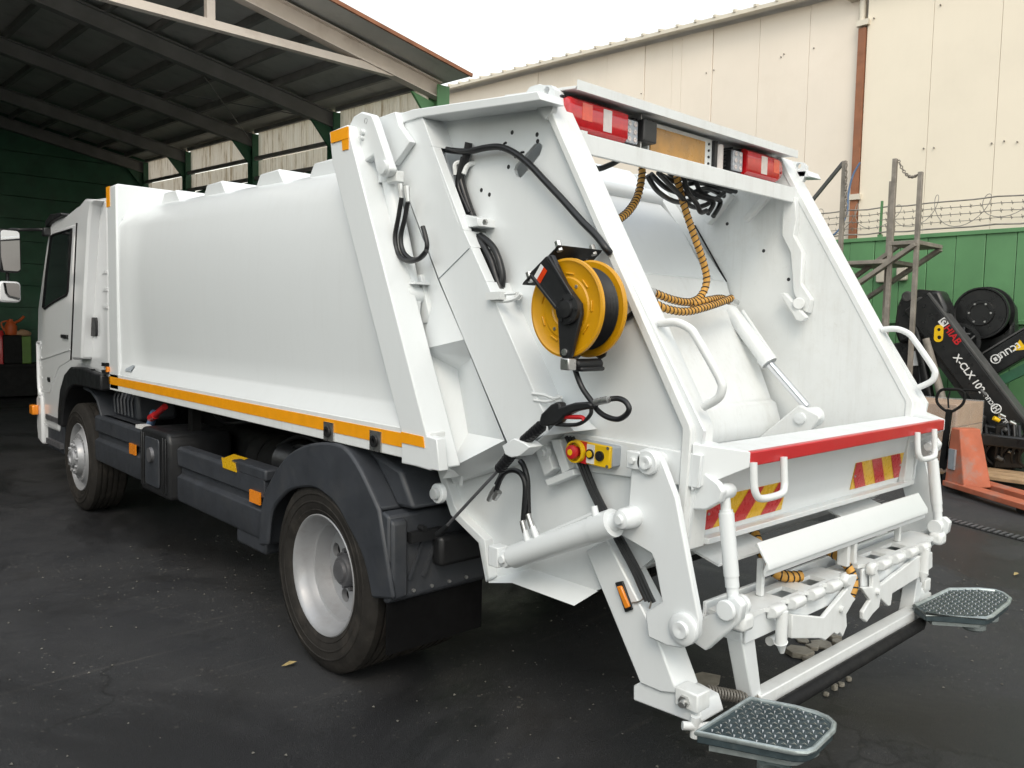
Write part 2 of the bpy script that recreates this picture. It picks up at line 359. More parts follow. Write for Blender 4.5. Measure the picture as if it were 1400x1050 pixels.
# ------------------------------------------------------------------ hangar
HX, HY0, HXL, HYB = 3.5, 6.47, -12.5, 17.95
HCOL = [6.47, 9.15, 12.05, 15.3, 17.95]
XR = -4.5
def hroof(x, y): return (4.98 + 0.19*(3.5-x) if x > XR else 4.98 + 0.19*(3.5-XR) - 0.19*(XR-x)) + 0.045*(y-6.47)
hang = thing('hangar', 'dark open-fronted steel hangar with green walls behind the truck cab', 'building', (-4.5, 12, 0))
for (xa, xb) in ((3.62, XR), (XR, -12.7)):          # roof sheets, one per bay between purlins
    n = 14; ys = [5.98] + HCOL[1:-1] + [HYB+.4]
    for i in range(n):
        x0 = xa + (xb-xa)*i/n; x1 = xa + (xb-xa)*(i+1)/n
        s = MB()
        for j in range(len(ys)-1):
            s.add([(x0,ys[j],hroof(x0,ys[j])),(x1,ys[j],hroof(x1,ys[j])),(x1,ys[j+1],hroof(x1,ys[j+1])),(x0,ys[j+1],hroof(x0,ys[j+1])),
                   (x0,ys[j],hroof(x0,ys[j])+.03),(x1,ys[j],hroof(x1,ys[j])+.03),(x1,ys[j+1],hroof(x1,ys[j+1])+.03),(x0,ys[j+1],hroof(x0,ys[j+1])+.03)],
                  [(0,3,2,1),(4,5,6,7),(0,1,5,4),(1,2,6,5),(2,3,7,6),(3,0,4,7)])
        obj('roof_sheet', s, 'roof_sheet', hang)
        p = MB(); p.beam((x1, HY0+.02, hroof(x1,HY0+.02)-.055), (x1, HYB, hroof(x1,HYB)-.055), .06, .10)
        obj('purlin', p, 'hangar_steel', hang)
p = MB(); p.beam((3.64,5.95,hroof(3.64,5.95)+.02),(XR,5.95,hroof(XR,5.95)+.02),.03,.045); p.beam((XR,5.95,hroof(XR,5.95)+.02),(-12.8,5.95,hroof(-12.7,5.95)+.02),.03,.045)
obj('roof_edge_flashing', p, 'rust_brown', hang, label='rusty brown flashing along the front roof edge')
def ibeam(mb, p, q, w, h, t=0.016):
    mb.beam(p, q, t, h-.01)
    for sgn in (-1, 1):
        dz = Vector((0,0,sgn*(h/2-t/2))); mb.beam(Vector(p)+dz, Vector(q)+dz, w, t)
for k, y in enumerate(HCOL[1:]):
    for (xa, xb) in ((HX-.02, XR), (XR, HXL)):
        r = MB(); dz = Vector((0,0,-.22)); ibeam(r, Vector((xa,y,hroof(xa,y)))+dz, Vector((xb,y,hroof(xb,y)))+dz, .14, .24)
        obj('rafter', r, 'hangar_steel', hang)
# front truss: sloping top chord, level bottom chord, posts and braces
for (xa, xb) in ((HX, XR), (XR, HXL)):
    r = MB(); dz = Vector((0,0,-.16)); ibeam(r, Vector((xa,HY0,hroof(xa,HY0)))+dz, Vector((xb,HY0,hroof(xb,HY0)))+dz, .14, .22)
    obj('truss_top_chord', r, 'truss_paint', hang)
r = MB(); r.box(HXL+.6, 2.75, HY0-.045, HY0+.045, 4.845, 4.935); obj('truss_bottom_chord', r, 'truss_paint', hang)
xs = [0.42, -1.9, -4.5, -7.1, -9.4]
for x in xs:
    r = MB(); r.box(x-.045, x+.045, HY0-.04, HY0+.04, 4.935, hroof(x,HY0)-.27); obj('truss_post', r, 'truss_paint', hang)
for x0, x1 in ((2.2,.42),(.42,-1.9),(-1.9,-4.5)):
    r = MB(); r.beam((x0,HY0,hroof(x0,HY0)-.28),(x1+.05,HY0,4.96),.05,.05) if x0 < 1 else None
    if x0 < 1: obj('truss_brace', r, 'truss_paint', hang)
for k, y in enumerate(HCOL):
    c_ = MB(); ibeam_h = hroof(HX,y)-.1
    c_.box(HX-.1, HX+.1, y-.1, y-.085, 0, ibeam_h); c_.box(HX-.1, HX+.1, y+.085, y+.1, 0, ibeam_h); c_.box(HX-.01, HX+.01, y-.085, y+.085, 0, ibeam_h)
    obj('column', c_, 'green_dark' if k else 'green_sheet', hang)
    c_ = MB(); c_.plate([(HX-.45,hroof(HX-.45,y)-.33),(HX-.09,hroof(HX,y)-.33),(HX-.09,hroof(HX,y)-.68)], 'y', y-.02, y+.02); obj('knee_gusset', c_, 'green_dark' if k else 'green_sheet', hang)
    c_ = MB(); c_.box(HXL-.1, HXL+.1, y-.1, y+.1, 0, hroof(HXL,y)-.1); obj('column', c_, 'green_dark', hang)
# side wall: green sheets below, translucent corrugated strips above
def corrug(mb, x, y0, y1, zf0, zf1, amp=0.012, pitch=0.076):
    n = int((y1-y0)/pitch*4); vs = []; fs = []
    for i in range(n+1):
        y = y0 + (y1-y0)*i/n; xx = x + amp*math.sin(2*PI*i/4 + .6)
        vs += [(xx, y, zf0(y)), (xx, y, zf1(y))]
    for i in range(n): fs.append((2*i, 2*i+2, 2*i+3, 2*i+1))
    mb.add(vs, fs)
for k in range(4):
    y0, y1 = HCOL[k]+.1, HCOL[k+1]-.1; s_ = lambda y: 0.045*(y-6.47)
    for z0, z1 in ((4.10, 4.41), (4.47, 4.965)):
        n = 3
        for i in range(n):
            ya = y0 + (y1-y0)*i/n; yb = y0 + (y1-y0)*(i+1)/n
            mb = MB(); corrug(mb, HX+.02+.012*(i % 2), ya-.02, yb+.02, lambda y: z0+s_(y), lambda y: z1+s_(y)); obj('translucent_panel', mb, 'translucent_sheet', hang)
    for zc in (4.44, 4.08, 4.93):
        r = MB(); r.beam((HX-.04,y0,zc+s_(y0)),(HX-.04,y1,zc+s_(y1)),.05,.065); obj('wall_rail', r, 'hangar_steel', hang)
    n = 4
    for i in range(n):
        ya = y0 + (y1-y0)*i/n; yb = y0 + (y1-y0)*(i+1)/n
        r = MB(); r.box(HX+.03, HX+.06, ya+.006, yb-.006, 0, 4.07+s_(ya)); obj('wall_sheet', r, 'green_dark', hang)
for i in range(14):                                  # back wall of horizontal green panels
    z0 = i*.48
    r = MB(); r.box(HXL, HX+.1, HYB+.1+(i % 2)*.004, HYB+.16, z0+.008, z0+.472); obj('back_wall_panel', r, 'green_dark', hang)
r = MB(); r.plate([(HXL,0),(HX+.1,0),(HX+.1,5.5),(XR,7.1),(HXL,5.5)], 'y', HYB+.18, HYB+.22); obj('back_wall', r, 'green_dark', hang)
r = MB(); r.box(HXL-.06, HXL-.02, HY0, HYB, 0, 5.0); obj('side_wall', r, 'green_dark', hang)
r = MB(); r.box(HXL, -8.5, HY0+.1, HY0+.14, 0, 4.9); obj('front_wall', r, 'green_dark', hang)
for a, b_ in (((HX-.1,9.2,4.9),(1.2,12.0,5.55)), ((HX-.1,12.0,5.0),(1.2,9.2,5.4))):
    r = MB(); r.cyl(a, b_, .008, seg=6); obj('tie_rod', r, 'hangar_steel', hang)
# things kept at the back of the hangar
BZ = round((0.744,17.3,0.722)[2], 3)
wb_ = thing('workbench', 'dark low bench along the back wall of the hangar', 'bench', (0.9, 17.4, 0))
r = MB(); r.box(-.6, 2.4, 17.0, 17.85, BZ-.06, BZ); obj('top', r, 'chassis_black', wb_)
r = MB(); r.box(-.5, 2.3, 17.1, 17.8, .05, BZ-.06); obj('cupboard', r, 'chassis_black', wb_)
ca = [(0.604,17.2,0.729),(0.858,17.2,1.301)]; gx = sorted((ca[0][0], ca[1][0]))
r = MB(); r.box(gx[0], gx[1], 17.15, 17.6, BZ+.003, ca[1][2]); gc = obj('green_cabinet', r, 'cabinet_green', bevel=.02); tag(gc, 'yellow-green metal cabinet in the hangar, just left of the cab', 'cabinet')
jc = Vector((0.515,17.3,1.327)); jr = .10
r = MB(); r.box(jc.x-.17, jc.x+.17, 17.13, 17.47, BZ+.003, jc.z); stand = obj('black_crate', r, 'chassis_black', bevel=.02); tag(stand, 'black crate carrying the orange jug in the hangar', 'crate')
j = thing('oil_jug', 'orange plastic jug with spout, on the hangar bench beside the truck mirror', 'jug', tuple(jc))
r = MB(); r.lathe([(0,0),(0,jr),(.03,jr*1.1),(.18,jr*1.15),(.26,jr*.8),(.29,.045),(.33,.04),(.33,0)], jc + Vector((0,0,.003)), (0,0,1), 20); obj('body', r, 'jug_orange', j)
r = MB(); r.tube([jc+Vector((.06,0,.25)), jc+Vector((.16,-.03,.31)), jc+Vector((.24,-.05,.40))], .028, 8, 4); obj('spout', r, 'jug_orange', j)
r = MB(); r.tube([jc+Vector((-.03,0,.30)), jc+Vector((-.17,0,.25)), jc+Vector((-.11,0,.08))], .016, 8, 4); obj('handle', r, 'jug_orange', j)
rc_ = Vector((0.33,17.3,0.729)); h_ = (0.345,17.3,1.417)[2]-BZ
r = MB(); r.lathe([(0,0),(0,.10),(h_*.75,.10),(h_*.9,.06),(h_,.035),(h_,0)], (rc_.x,17.3,BZ+.003), (0,0,1), 18); rc = obj('red_canister', r, 'signal_red'); tag(rc, 'red gas canister at the left edge, on the hangar bench', 'canister')
sx = (gx[0]+gx[1])/2; sz = ca[1][2]
r = MB(); r.tube([(sx-.13,17.3,sz+.055),(sx,17.28,sz+.075),(sx+.14,17.32,sz+.05)], [.05,.075,.065,.045], 10, 4); bg_ = obj('sack', r, 'cardboard'); tag(bg_, 'small brown sack lying on the green cabinet', 'sack')

# ------------------------------------------------------------------ warehouse on the right
WX = 10.2
ware = thing('warehouse', 'tall cream panel-clad warehouse with metal roof edge, behind the green fence', 'building', (13, 6, 0))
_a, _b = [(15.211,7.809),(4.668,7.326)]
def wtop(y): return _b[1] + (_a[1]-_b[1])*(y-_b[0])/(_a[0]-_b[0])
seams = [q[0] for q in [(16.721,7.719),(15.202,7.445),(11.542,6.784),(10.476,6.592),(9.411,6.399),(8.395,6.216),(7.71,6.092),(7.479,6.05),(6.765,5.921),(5.776,5.743),(4.807,5.568),(3.865,5.398)]]
seams = [26, 23.5, 21, 19] + seams
for i in range(len(seams)-1):
    y1, y0 = seams[i], seams[i+1]
    r = MB(); dx = (i*7 % 3)*.006
    r.plate([(y0+.004,0),(y1-.004,0),(y1-.004,wtop(y1)),(y0+.004,wtop(y0))], 'x', WX-dx, WX+.08)
    obj('wall_panel', r, 'cream_panel', ware, bevel=.004)
yc = seams[-1]
ys = [yc-.1] + [q[0] for q in [(2.741,5.176),(1.793,5.005)]]
while ys[-1] > -7: ys.append(ys[-1]-1.15)
for i in range(len(ys)-1):
    y1, y0 = ys[i], ys[i+1]
    r = MB(); r.plate([(y0+.003,0),(y1-.003,0),(y1-.003,wtop(y1)),(y0+.003,wtop(y0))], 'x', WX-.10, WX+.08)
    obj('wall_panel', r, 'cream_panel_pale', ware)
r = MB(); r.box(WX+.09, WX+.12, -7, 26, 0, 6.9); r.box(WX+.12, 18, 25.9, 26, 0, 6.9); obj('inner_wall', r, 'cream_trim', ware)
r = MB(); y = yc-.02; r.box(WX-.14, WX-.02, y-.07, y+.05, 2.2, wtop(y)-.62); obj('rust_post', r, 'rust_brown', ware, label='rust-brown steel post on the cream wall')
for z in (wtop(y)-.55, 3.5+.45):
    r = MB(); r.box(WX-.17, WX-.02, y-.12, y+.08, z-.04, z+.05); obj('post_clamp', r, 'cream_trim', ware)
r = MB(); r.cyl((WX-.07,y+.03,wtop(y)-.55),(WX-.07,y+.03,wtop(y)-.02),.05); r.box(WX-.2,WX,y-.05,y+.25,wtop(y)-.12,wtop(y)-.04); obj('downpipe', r, 'cream_trim', ware)
# roof: eave sheet with ribs over a gutter strip
r = MB(); y0, y1 = -7, 26
r.add([(WX-.32,y0,wtop(y0)+.02),(WX-.32,y1,wtop(y1)+.02),(17,y1,wtop(y1)+1.2),(17,y0,wtop(y0)+1.2),(WX-.32,y0,wtop(y0)+.09),(WX-.32,y1,wtop(y1)+.09),(17,y1,wtop(y1)+1.27),(17,y0,wtop(y0)+1.27)],
      [(0,1,2,3),(7,6,5,4),(0,4,5,1),(1,5,6,2),(2,6,7,3),(3,7,4,0)]); obj('roof', r, 'cream_trim', ware)
y = -6.9; i = 0
while y < 25.5:
    r = MB(); r.beam((WX-.345,y,wtop(y)+.10),(WX+1.2,y,wtop(y)+.35),.05,.045); obj('roof_rib', r, 'cream_trim', ware); y += .42
if 0:
    pass
for (yy, zz) in [(5.332,6.574),(5.278,6.612),(4.718,6.582),(8.457,6.549),(6.887,6.627),(6.725,6.647)]:
    r = MB(); r.cyl((WX-.03,yy,zz),(WX,yy,zz),.011,seg=8); obj('screw_head', r, 'stair_steel', ware)
for (yy, zz) in [(2.652,6.712),(3.661,6.78),(2.781,4.593),(2.631,4.582),(1.83,4.528),(1.669,4.535),(1.499,4.498)]:
    r = MB(); r.cyl((WX-.13,yy,zz),(WX-.1,yy,zz),.011,seg=8); obj('screw_head', r, 'stair_steel', ware)

# ------------------------------------------------------------------ building across the yard, left of the picture (known from the truck's mirrors; itself out of view, height set to shade the truck)
ob = thing('opposite_building', 'beige building across the yard, seen only in the truck mirror glass', 'building', (-14, -4, 0))
y = -16.0
while y < 5.2:
    r = MB(); r.box(-12.3, -12.0, y+.008, y+1.19, 0, 3.6); obj('wall_panel', r, 'cream_panel', ob); y += 1.2
r = MB(); r.box(-19, -11.8, -16.2, 5.4, 3.6, 3.75); obj('roof', r, 'cream_trim', ob)
r = MB(); r.box(-19, -12.31, -16, 5.2, 0, 3.59); obj('core', r, 'cream_trim', ob)
for y in (-12, -7.5, -2):
    r = MB(); r.box(-11.99, -11.95, y, y+3.0, 0, 3.0); obj('roller_door', r, 'green_sheet', ob)

# ------------------------------------------------------------------ green fence with wire
FX = 9.4
_fz = (9.4,2.477,3.188)[2]
fen = thing('green_fence', 'green sheet-metal fence along the foot of the cream warehouse', 'fence', (FX, 4, 0))
fs = [q[0] for q in [(2.384,2.979),(1.994,2.957),(1.605,2.935),(1.225,2.913)]]
w_ = (fs[0]-fs[3])/3
y = fs[0] + 28*w_; k = 0
while y > -5:
    r = MB(); dx = .012*(k % 2)
    r.plate([(y-w_+.004,0.03),(y-.004,0.03),(y-.004,_fz-.04),(y-w_+.004,_fz-.04)], 'x', FX-dx*.6, FX+.03)
    obj('fence_sheet', r, 'green_sheet', fen, bevel=.006); y -= w_; k += 1
yt = fs[0]+28*w_
r = MB(); r.box(FX+.031, FX+.038, -5, yt, 0.03, _fz-.051); obj('backing_sheet', r, 'green_dark', fen)
r = MB(); r.box(FX-.03, FX+.07, -5, yt, _fz-.05, _fz+.01); obj('top_rail', r, 'green_sheet', fen, bevel=.005)
zr = (9.35,1.988,1.911)[2]
r = MB(); r.box(FX-.06, FX-.013, -5, yt, zr-.03, zr+.03); obj('middle_rail', r, 'green_sheet', fen, bevel=.005)
zr2 = (9.35,1.966,1.512)[2]
r = MB(); r.cyl((FX-.05,-5,zr2),(FX-.05,1.7,zr2-.02),.022,seg=8); obj('fence_pipe', r, 'rust_brown', fen)
y = yt-.5
while y > -5:
    r = MB(); r.beam((FX+.04,y,0),(FX+.04,y,_fz+.05),.06,.06,(0,1,0)); r.beam((FX+.04,y,_fz),(FX-.02,y-.03,_fz+.55),.03,.03,(0,1,0)); obj('fence_post', r, 'green_sheet', fen); y -= 2.4
rw = thing('razor_wire', 'coils and strands of barbed wire along the top of the green fence', 'barbed wire', (FX, 4, _fz))
for z, r_ in ((_fz+.45,.011),(_fz+.36,.006),(_fz+.26,.006),(_fz+.16,.005),(_fz+.07,.012)):
    r = MB(); pts = [(FX, yy*.1, z + .01*math.sin(yy*.9)) for yy in range(-48, 140, 3)]; r.tube(pts, r_, 6)
    if .02 > r_ < .01:
        yy = -4.8
        while yy < 14:
            a = random.uniform(-1, 1); r.beam((FX-.02,yy-.02,z-.02*a),(FX+.02,yy+.02,z+.02*a),.006,.006); r.beam((FX+.01,yy,z-.028),(FX-.01,yy+.01,z+.028),.006,.006); yy += .13
    obj('strand', r, 'wire_steel', rw)
r = MB(); pts = []
for k in range(0, 660):
    a = k*2*PI/22; y = -4.5 + k*.0275
    pts.append((FX+.05+.20*math.sin(a)*.5, y + .16*math.cos(a)+ .05*math.sin(k*.13), _fz+.33+.25*math.sin(a)*(.85+.2*math.sin(k*.11))))
r.tube(pts, .0055, 5); obj('coil', r, 'wire_steel', rw)
for (u_, (yy, zz)) in enumerate([(2.702,2.648),(3.004,2.626)]):
    r = MB(); r.plate(rrect(yy-.075, yy+.075, zz-.13, zz+.13, .03), 'x', FX-.10, FX-.014); bx_ = obj('junction_box', r, 'beige_box', bevel=.015)
    tag(bx_, ('beige electric box on the green fence, right of the steel stair', 'beige electric box on the green fence, behind the steel stair')[u_], 'electric box', 'electric boxes on the fence')

# ------------------------------------------------------------------ steel stair platform
SX = 7.5
st_ = thing('steel_stair', 'grey steel access stair with chained railing posts in front of the green fence', 'stair', (SX, 2.3, 0))
P_ = [(2.783,4.015),(2.381,3.773),(2.121,3.953),(1.798,3.747)]
depth = [0, 0.55, 0, 0.0]
for (yy, zz), dx in zip(P_, depth):
    r = MB(); r.box(SX+dx-.027, SX+dx+.027, yy-.027, yy+.027, 0, zz); obj('post', r, 'stair_steel', st_, bevel=.004)
r = MB(); r.beam((SX, P_[0][0]+.02, P_[0][1]-.02), (SX, P_[0][0]+.95, P_[0][1]-1.05), .042, .042, (1,0,0)); obj('handrail', r, 'crane_grey', st_)
for z, ya, yb in (((7.5,2.42,2.679)[2], P_[0][0]+.02, P_[2][0]-.02), ((7.5,1.921,2.904)[2], P_[2][0]+.02, P_[3][0]-.02)):
    r = MB(); r.box(SX-.03, SX+.8, min(ya,yb), max(ya,yb), z-.05, z); obj('tread', r, 'stair_steel', st_, bevel=.004)
za = (7.5,2.42,2.679)[2]
for dx in (-.03, .78):
    r = MB(); r.beam((SX+dx, P_[3][0]+.0, (7.5,1.786,2.868)[2]-.02), (SX+dx, P_[0][0]+.9, za-1.1), .05, .1, (1,0,0)); obj('stringer', r, 'stair_steel', st_)
r = MB(); r.beam((SX+.3, P_[2][0], (7.5,2.149,2.909)[2]-.02), (SX+.3, P_[0][0]+.3, za-.45), .05, .07, (1,0,0)); obj('brace', r, 'stair_steel', st_)
for k in range(4):
    r = MB(); r.box(SX, SX+.76, P_[0][0]+.12+k*.22, P_[0][0]+.36+k*.22, za-.30-k*.24, za-.27-k*.24); obj('tread', r, 'stair_steel', st_)
def chain(p, q, sag, n=14, r0=.007):
    mb = MB(); p, q = Vector(p), Vector(q)
    for i in range(n):
        t = (i+.5)/n; c_ = p.lerp(q, t) - Vector((0,0,sag*4*t*(1-t))); t2 = t+.02; d = (p.lerp(q,t2) - Vector((0,0,sag*4*t2*(1-t2))) - c_).normalized()
        sd_ = Vector((1,0,0)) if i % 2 else d.cross(Vector((1,0,0))).normalized(); L = (q-p).length/n*.75
        mb.tube([c_+d*L*math.cos(a)+sd_*.016*math.sin(a) for a in [2*PI*k/8 for k in range(8)]], r0, 5, closed=True)
    return mb
obj('chain', chain((SX,P_[2][0]-.04,P_[2][1]-.02),(SX,P_[3][0]+.04,P_[3][1]-.03),.10), 'stair_steel', st_)
obj('chain', chain((SX-.06,P_[0][0]-.05,P_[0][1]-.05),(SX-.06,P_[0][0]-.08,P_[0][1]-.75),0,16), 'stair_steel', st_)
obj('chain', chain((SX+.5,P_[1][0]-.06,P_[1][1]-.05),(SX+.5,P_[1][0]-.08,P_[1][1]-.72),0,16), 'stair_steel', st_)
pr = [(9,3.266,4.284),(9,3.369,4.102),(9,3.423,3.834),(9,3.432,3.56),(9,3.513,3.346),(9,3.646,3.221),(9,3.798,3.198)]
r = MB(); r.tube(pr, .014, 6, 5); br = obj('blue_rope', r, 'blue_rope'); tag(br, 'blue rope hanging down from the rusty post by the stair', 'rope')

# ================================================================== GARBAGE TRUCK
truck = thing('garbage_truck', 'white rear-loading garbage truck with orange side stripe, filling the middle of the yard', 'truck', (0, 2.5, 0))

# ------------------------------------------------------------------ wheels
def ring_holes(mb, a, r0, r1, rc, rh, n, ox, oy, oz, sgn, back):
    """annular disc with n round holes, lying across the axle"""
    K = 20
    for i in range(n):
        th0 = 2*PI*(i+.5)/n; hw = PI/n
        def P(r, th, aa): return (ox + sgn*aa, oy + r*math.cos(th), oz + r*math.sin(th))
        inner, outer, ib = [], [], []
        ang = sorted([2*PI*k/20 for k in range(20)] + [math.atan2(q*hw*rc, p) % (2*PI) for p in (r1-rc, r0-rc) for q in (-1, 1)]); K = len(ang)
        for k in range(K):
            ph = ang[k]; dr, dt = math.cos(ph), math.sin(ph)
            inner.append((rc + rh*dr, th0 + rh*dt/rc))
            tr = ((r1-rc)/dr if dr > 1e-6 else (r0-rc)/dr if dr < -1e-6 else 1e9); tt = hw*rc/abs(dt) if abs(dt) > 1e-6 else 1e9
            t = min(tr, tt); outer.append((rc + t*dr, th0 + t*dt/rc))
        vs = [P(r, th, a) for r, th in outer] + [P(r, th, a) for r, th in inner] + [P(r, th, a+back) for r, th in inner]
        fs = []
        for k in range(K): l = (k+1) % K; fs += [(k, l, K+l, K+k), (K+k, K+l, 2*K+l, 2*K+k)]
        mb.add(vs, fs)
TY = [(0.0,.300),(-.012,.315),(-.016,.325),(-.013,.328),(-.020,.345),(-.022,.36),(-.0255,.363),(-.0255,.368),(-.023,.371),(-.024,.40),(-.0275,.403),(-.027,.408),(-.0225,.411),(-.014,.445),(.0,.466),(.012,.478)]
for g in (0.055, 0.10, 0.145, 0.19):
    TY += [(g-.010,.480),(g-.008,.468),(g+.004,.468),(g+.006,.480)]
TY += [(.245,.478),(.262,.462),(.28,.43),(.284,.38),(.27,.31),(.26,.295)]
def wheel(y, x, sgn, style, nm='wheel'):
    """sgn +1: axle runs inwards along +x (left side of the truck)"""
    ax = (sgn,0,0); o = (x, y, .48)
    t = MB(); t.lathe(TY, o, ax, 64)
    w = obj('wheel', t, 'tyre_rubber', truck)
    r = MB()
    if style == 'rear':
        r.lathe([(.02,.292),(-.004,.302),(-.008,.297),(-.004,.288),(.012,.278),(.03,.268),(.05,.262),(.07,.256),(.085,.250),(.09,.240),(.13,.232),(.165,.222)], o, ax, 64)
        ring_holes(r, .165, .115, .222, .166, .036, 8, *o, sgn, .03)
        r.lathe([(.165,.115),(.16,.105),(.16,.06)], o, ax, 40)
        h = MB(); h.lathe([(.16,.082),(.115,.078),(.10,.07),(.098,.055),(.085,.05),(.082,.035),(.082,0)], o, ax, 32)
        na, nr, hm = .160, .096, 'hub_grey'
    else:
        r.lathe([(.03,.285),(-.006,.302),(-.012,.298),(-.006,.288),(.015,.275),(.035,.262),(.03,.245),(.005,.225),(-.010,.212)], o, ax, 64)
        ring_holes(r, -.010, .165, .212, .19, .016, 10, *o, sgn, .04)
        r.lathe([(-.010,.165),(-.045,.155),(-.055,.148),(-.055,.09),(-.045,.085)], o, ax, 48)
        h = MB(); h.lathe([(-.04,.088),(-.075,.082),(-.082,.07),(-.082,.045),(-.07,.042),(-.07,0)], o, ax, 32)
        na, nr, hm = -.055, .118, 'wheel_silver'
    obj('rim', r, 'wheel_silver', w); obj('hub', h, hm, w)
    nm_ = MB(); nm_.cyl((0,0,0),((-.03 if style == 'rear' else -.016)*sgn,0,0),.0145,.0125,6); me = nm_.mesh('wheel_nut')
    for k in range(10):
        a = 2*PI*k/10; n_ = obj('wheel_nut', me, 'wheel_silver' if style == 'front' else 'hub_grey', w); n_.location = Vector((x + sgn*na, y + nr*math.cos(a), .48 + nr*math.sin(a)))
    return w
RWY, FWY = 1.15, 5.52
wheel(RWY, -1.18, 1, 'rear'); wheel(RWY, 1.18, -1, 'rear'); wheel(FWY, -1.16, 1, 'front'); wheel(FWY, 1.16, -1, 'front')
for s in (-1, 1):
    t = MB(); t.lathe(TY, (s*.86, RWY, .48), (-s,0,0), 48); iw = obj('inner_wheel', t, 'tyre_rubber', truck)
    r = MB(); r.lathe([(0,.30),(.05,.25),(.1,.2),(.1,.05)], (s*.86, RWY, .48), (-s,0,0), 32); obj('rim', r, 'chassis_black', iw)  # black instead of silver: shade behind the outer wheel's holes, put into the colour
for y in (RWY, FWY):
    a = MB(); a.cyl((-1.0,y,.48),(1.0,y,.48),.07); a.lathe([(-.2,.02),(-.15,.15),(0,.2),(.15,.15),(.2,.02)],(0,y,.48),(1,0,0),24); obj('axle', a, 'chassis_black', truck)

# ------------------------------------------------------------------ chassis and equipment under the body
for s in (-1, 1):
    a = MB(); a.box(s*.42-.035, s*.42+.035, .25, 6.6, .80, 1.04); obj('chassis_rail', a, 'chassis_black', truck)
for y in (.6, 2.2, 3.2, 4.2, 5.9):
    a = MB(); a.box(-.40, .40, y-.05, y+.05, .84, 1.0); obj('cross_member', a, 'chassis_black', truck)
a = MB(); a.box(-.35,.35,3.6,6.4,.55,1.05); obj('gearbox', a, 'chassis_black', truck, bevel=.05)
a = MB(); a.cyl((0,1.3,.55),(0,3.7,.75),.05); obj('drive_shaft', a, 'chassis_black', truck)
a = MB(); a.lathe([(0,.03),(.02,.13),(.05,.155),(.2,.157),(.2,.165),(.225,.165),(.225,.157),(.42,.157),(.42,.165),(.445,.165),(.445,.157),(.6,.155),(.63,.13),(.65,.03)], (-.80,1.95,.84),(0,1,0),32); obj('air_tank', a, 'chassis_black', truck)
a = MB(); a.lathe([(i*.022, .085+.012*(i % 2)) for i in range(12)], (-.98,1.68,.93),(0,1,0),28); obj('brake_bellows', a, 'hose_rubber', truck)
a = MB(); a.box(-.72,-.45,2.6,3.55,.55,.95); obj('fuel_tank', a, 'chassis_black', truck, bevel=.06)
for pts in ([(-.95,2.1,.98),(-.9,1.9,1.06),(-.8,1.7,1.0),(-.7,1.55,1.05)], [(-1.0,1.95,.95),(-.98,1.75,1.03),(-.9,1.6,.97)], [(-.6,3.9,1.0),(-.75,3.6,1.08),(-.8,3.2,1.0),(-.6,2.9,1.05)]):
    a = MB(); a.tube(pts, .014, 8, 6); obj('air_line', a, 'hose_rubber', truck)
a = MB(); a.plate(rrect(1.86,2.02,.93,1.0,.03), 'x', -.99, -.975); obj('plastic_tag', a, 'grey_plastic', truck)
# side guards
def guard(y0, y1, z0, z1, x=-1.17, nm='side_guard'):
    a = MB()
    prof = [(x+.05,z0),(x+.01,z0),(x,z0+.02),(x,z0+.45*(z1-z0)),(x+.012,z0+.47*(z1-z0)),(x+.03,z0+.5*(z1-z0)),(x+.03,z0+.62*(z1-z0)),(x+.004,z0+.66*(z1-z0)),(x,z1-.02),(x+.02,z1),(x+.09,z1),(x+.09,z0)]
    vs = [(p[0],y0,p[1]) for p in prof] + [(p[0],y1,p[1]) for p in prof]; n = len(prof)
    a.add(vs, [tuple(range(n)), tuple(reversed(range(n,2*n)))] + [(i,(i+1)%n,(i+1)%n+n,i+n) for i in range(n)])
    return obj(nm, a, 'grey_plastic', truck, bevel=.006)
sg1 = guard(3.72, 5.02, .52, .905)
a = MB(); a.box(-1.178,-1.168,3.96,4.10,.70,.78); obj('side_marker', a, 'marker_amber', sg1)
a = MB(); a.box(-1.12,-1.0,3.55,5.0,.88,.905); obj('step_tread', a, 'grey_plastic', sg1)
a = MB(); a.box(-1.16,-1.08,3.9,4.0,.905,.93); obj('paper_tag', a, 'sticker_white', sg1)
a = MB(); a.cyl((-1.05,4.0,.93),(-1.05,3.92,1.02),.03); obj('filler_cap', a, 'blue_rope', sg1)
sg2 = guard(1.82, 3.13, .50, .87)
a = MB(); a.box(-1.178,-1.168,1.86,1.99,.70,.77); obj('side_marker', a, 'marker_amber', sg2)
a = MB(); a.box(-1.155,-1.04,1.84,2.22,.415,.53); obj('lower_box', a, 'grey_plastic', sg2, bevel=.015)
a = MB(); a.box(-1.172,-1.06,1.80,2.25,.84,.905); obj('top_cap', a, 'grey_plastic', sg2, bevel=.012)
a = MB(); a.plate([(2.17,.0),(2.36,.0),(2.38,.06),(2.19,.05)], 'x', -1.176, -1.171); a.v = [(x,y,z+.84) for x,y,z in a.v]; a.add([(-1.173,2.17,.895),(-1.173,2.37,.895),(-1.09,2.40,.91),(-1.09,2.2,.91)],[(0,1,2,3)]); obj('yellow_sticker', a, 'tape_yellow', sg2)
bb = MB(); bb.plate([(3.14,.50),(3.70,.50),(3.72,.56),(3.72,.90),(3.68,.955),(3.18,.955),(3.14,.90)], 'x', -1.22, -.78)
bt = obj('battery_box', bb, 'black_plastic', truck, bevel=.025)
a = MB(); a.plate(rrect(3.30,3.58,.56,.90,.03), 'x', -1.232, -1.221); obj('cover', a, 'grey_plastic', bt, bevel=.006)
for yy in (3.19,3.24,3.63,3.67):
    a = MB(); a.box(-1.23,-1.218,yy-.012,yy+.012,.54,.92); obj('rib', a, 'black_plastic', bt, bevel=.005)
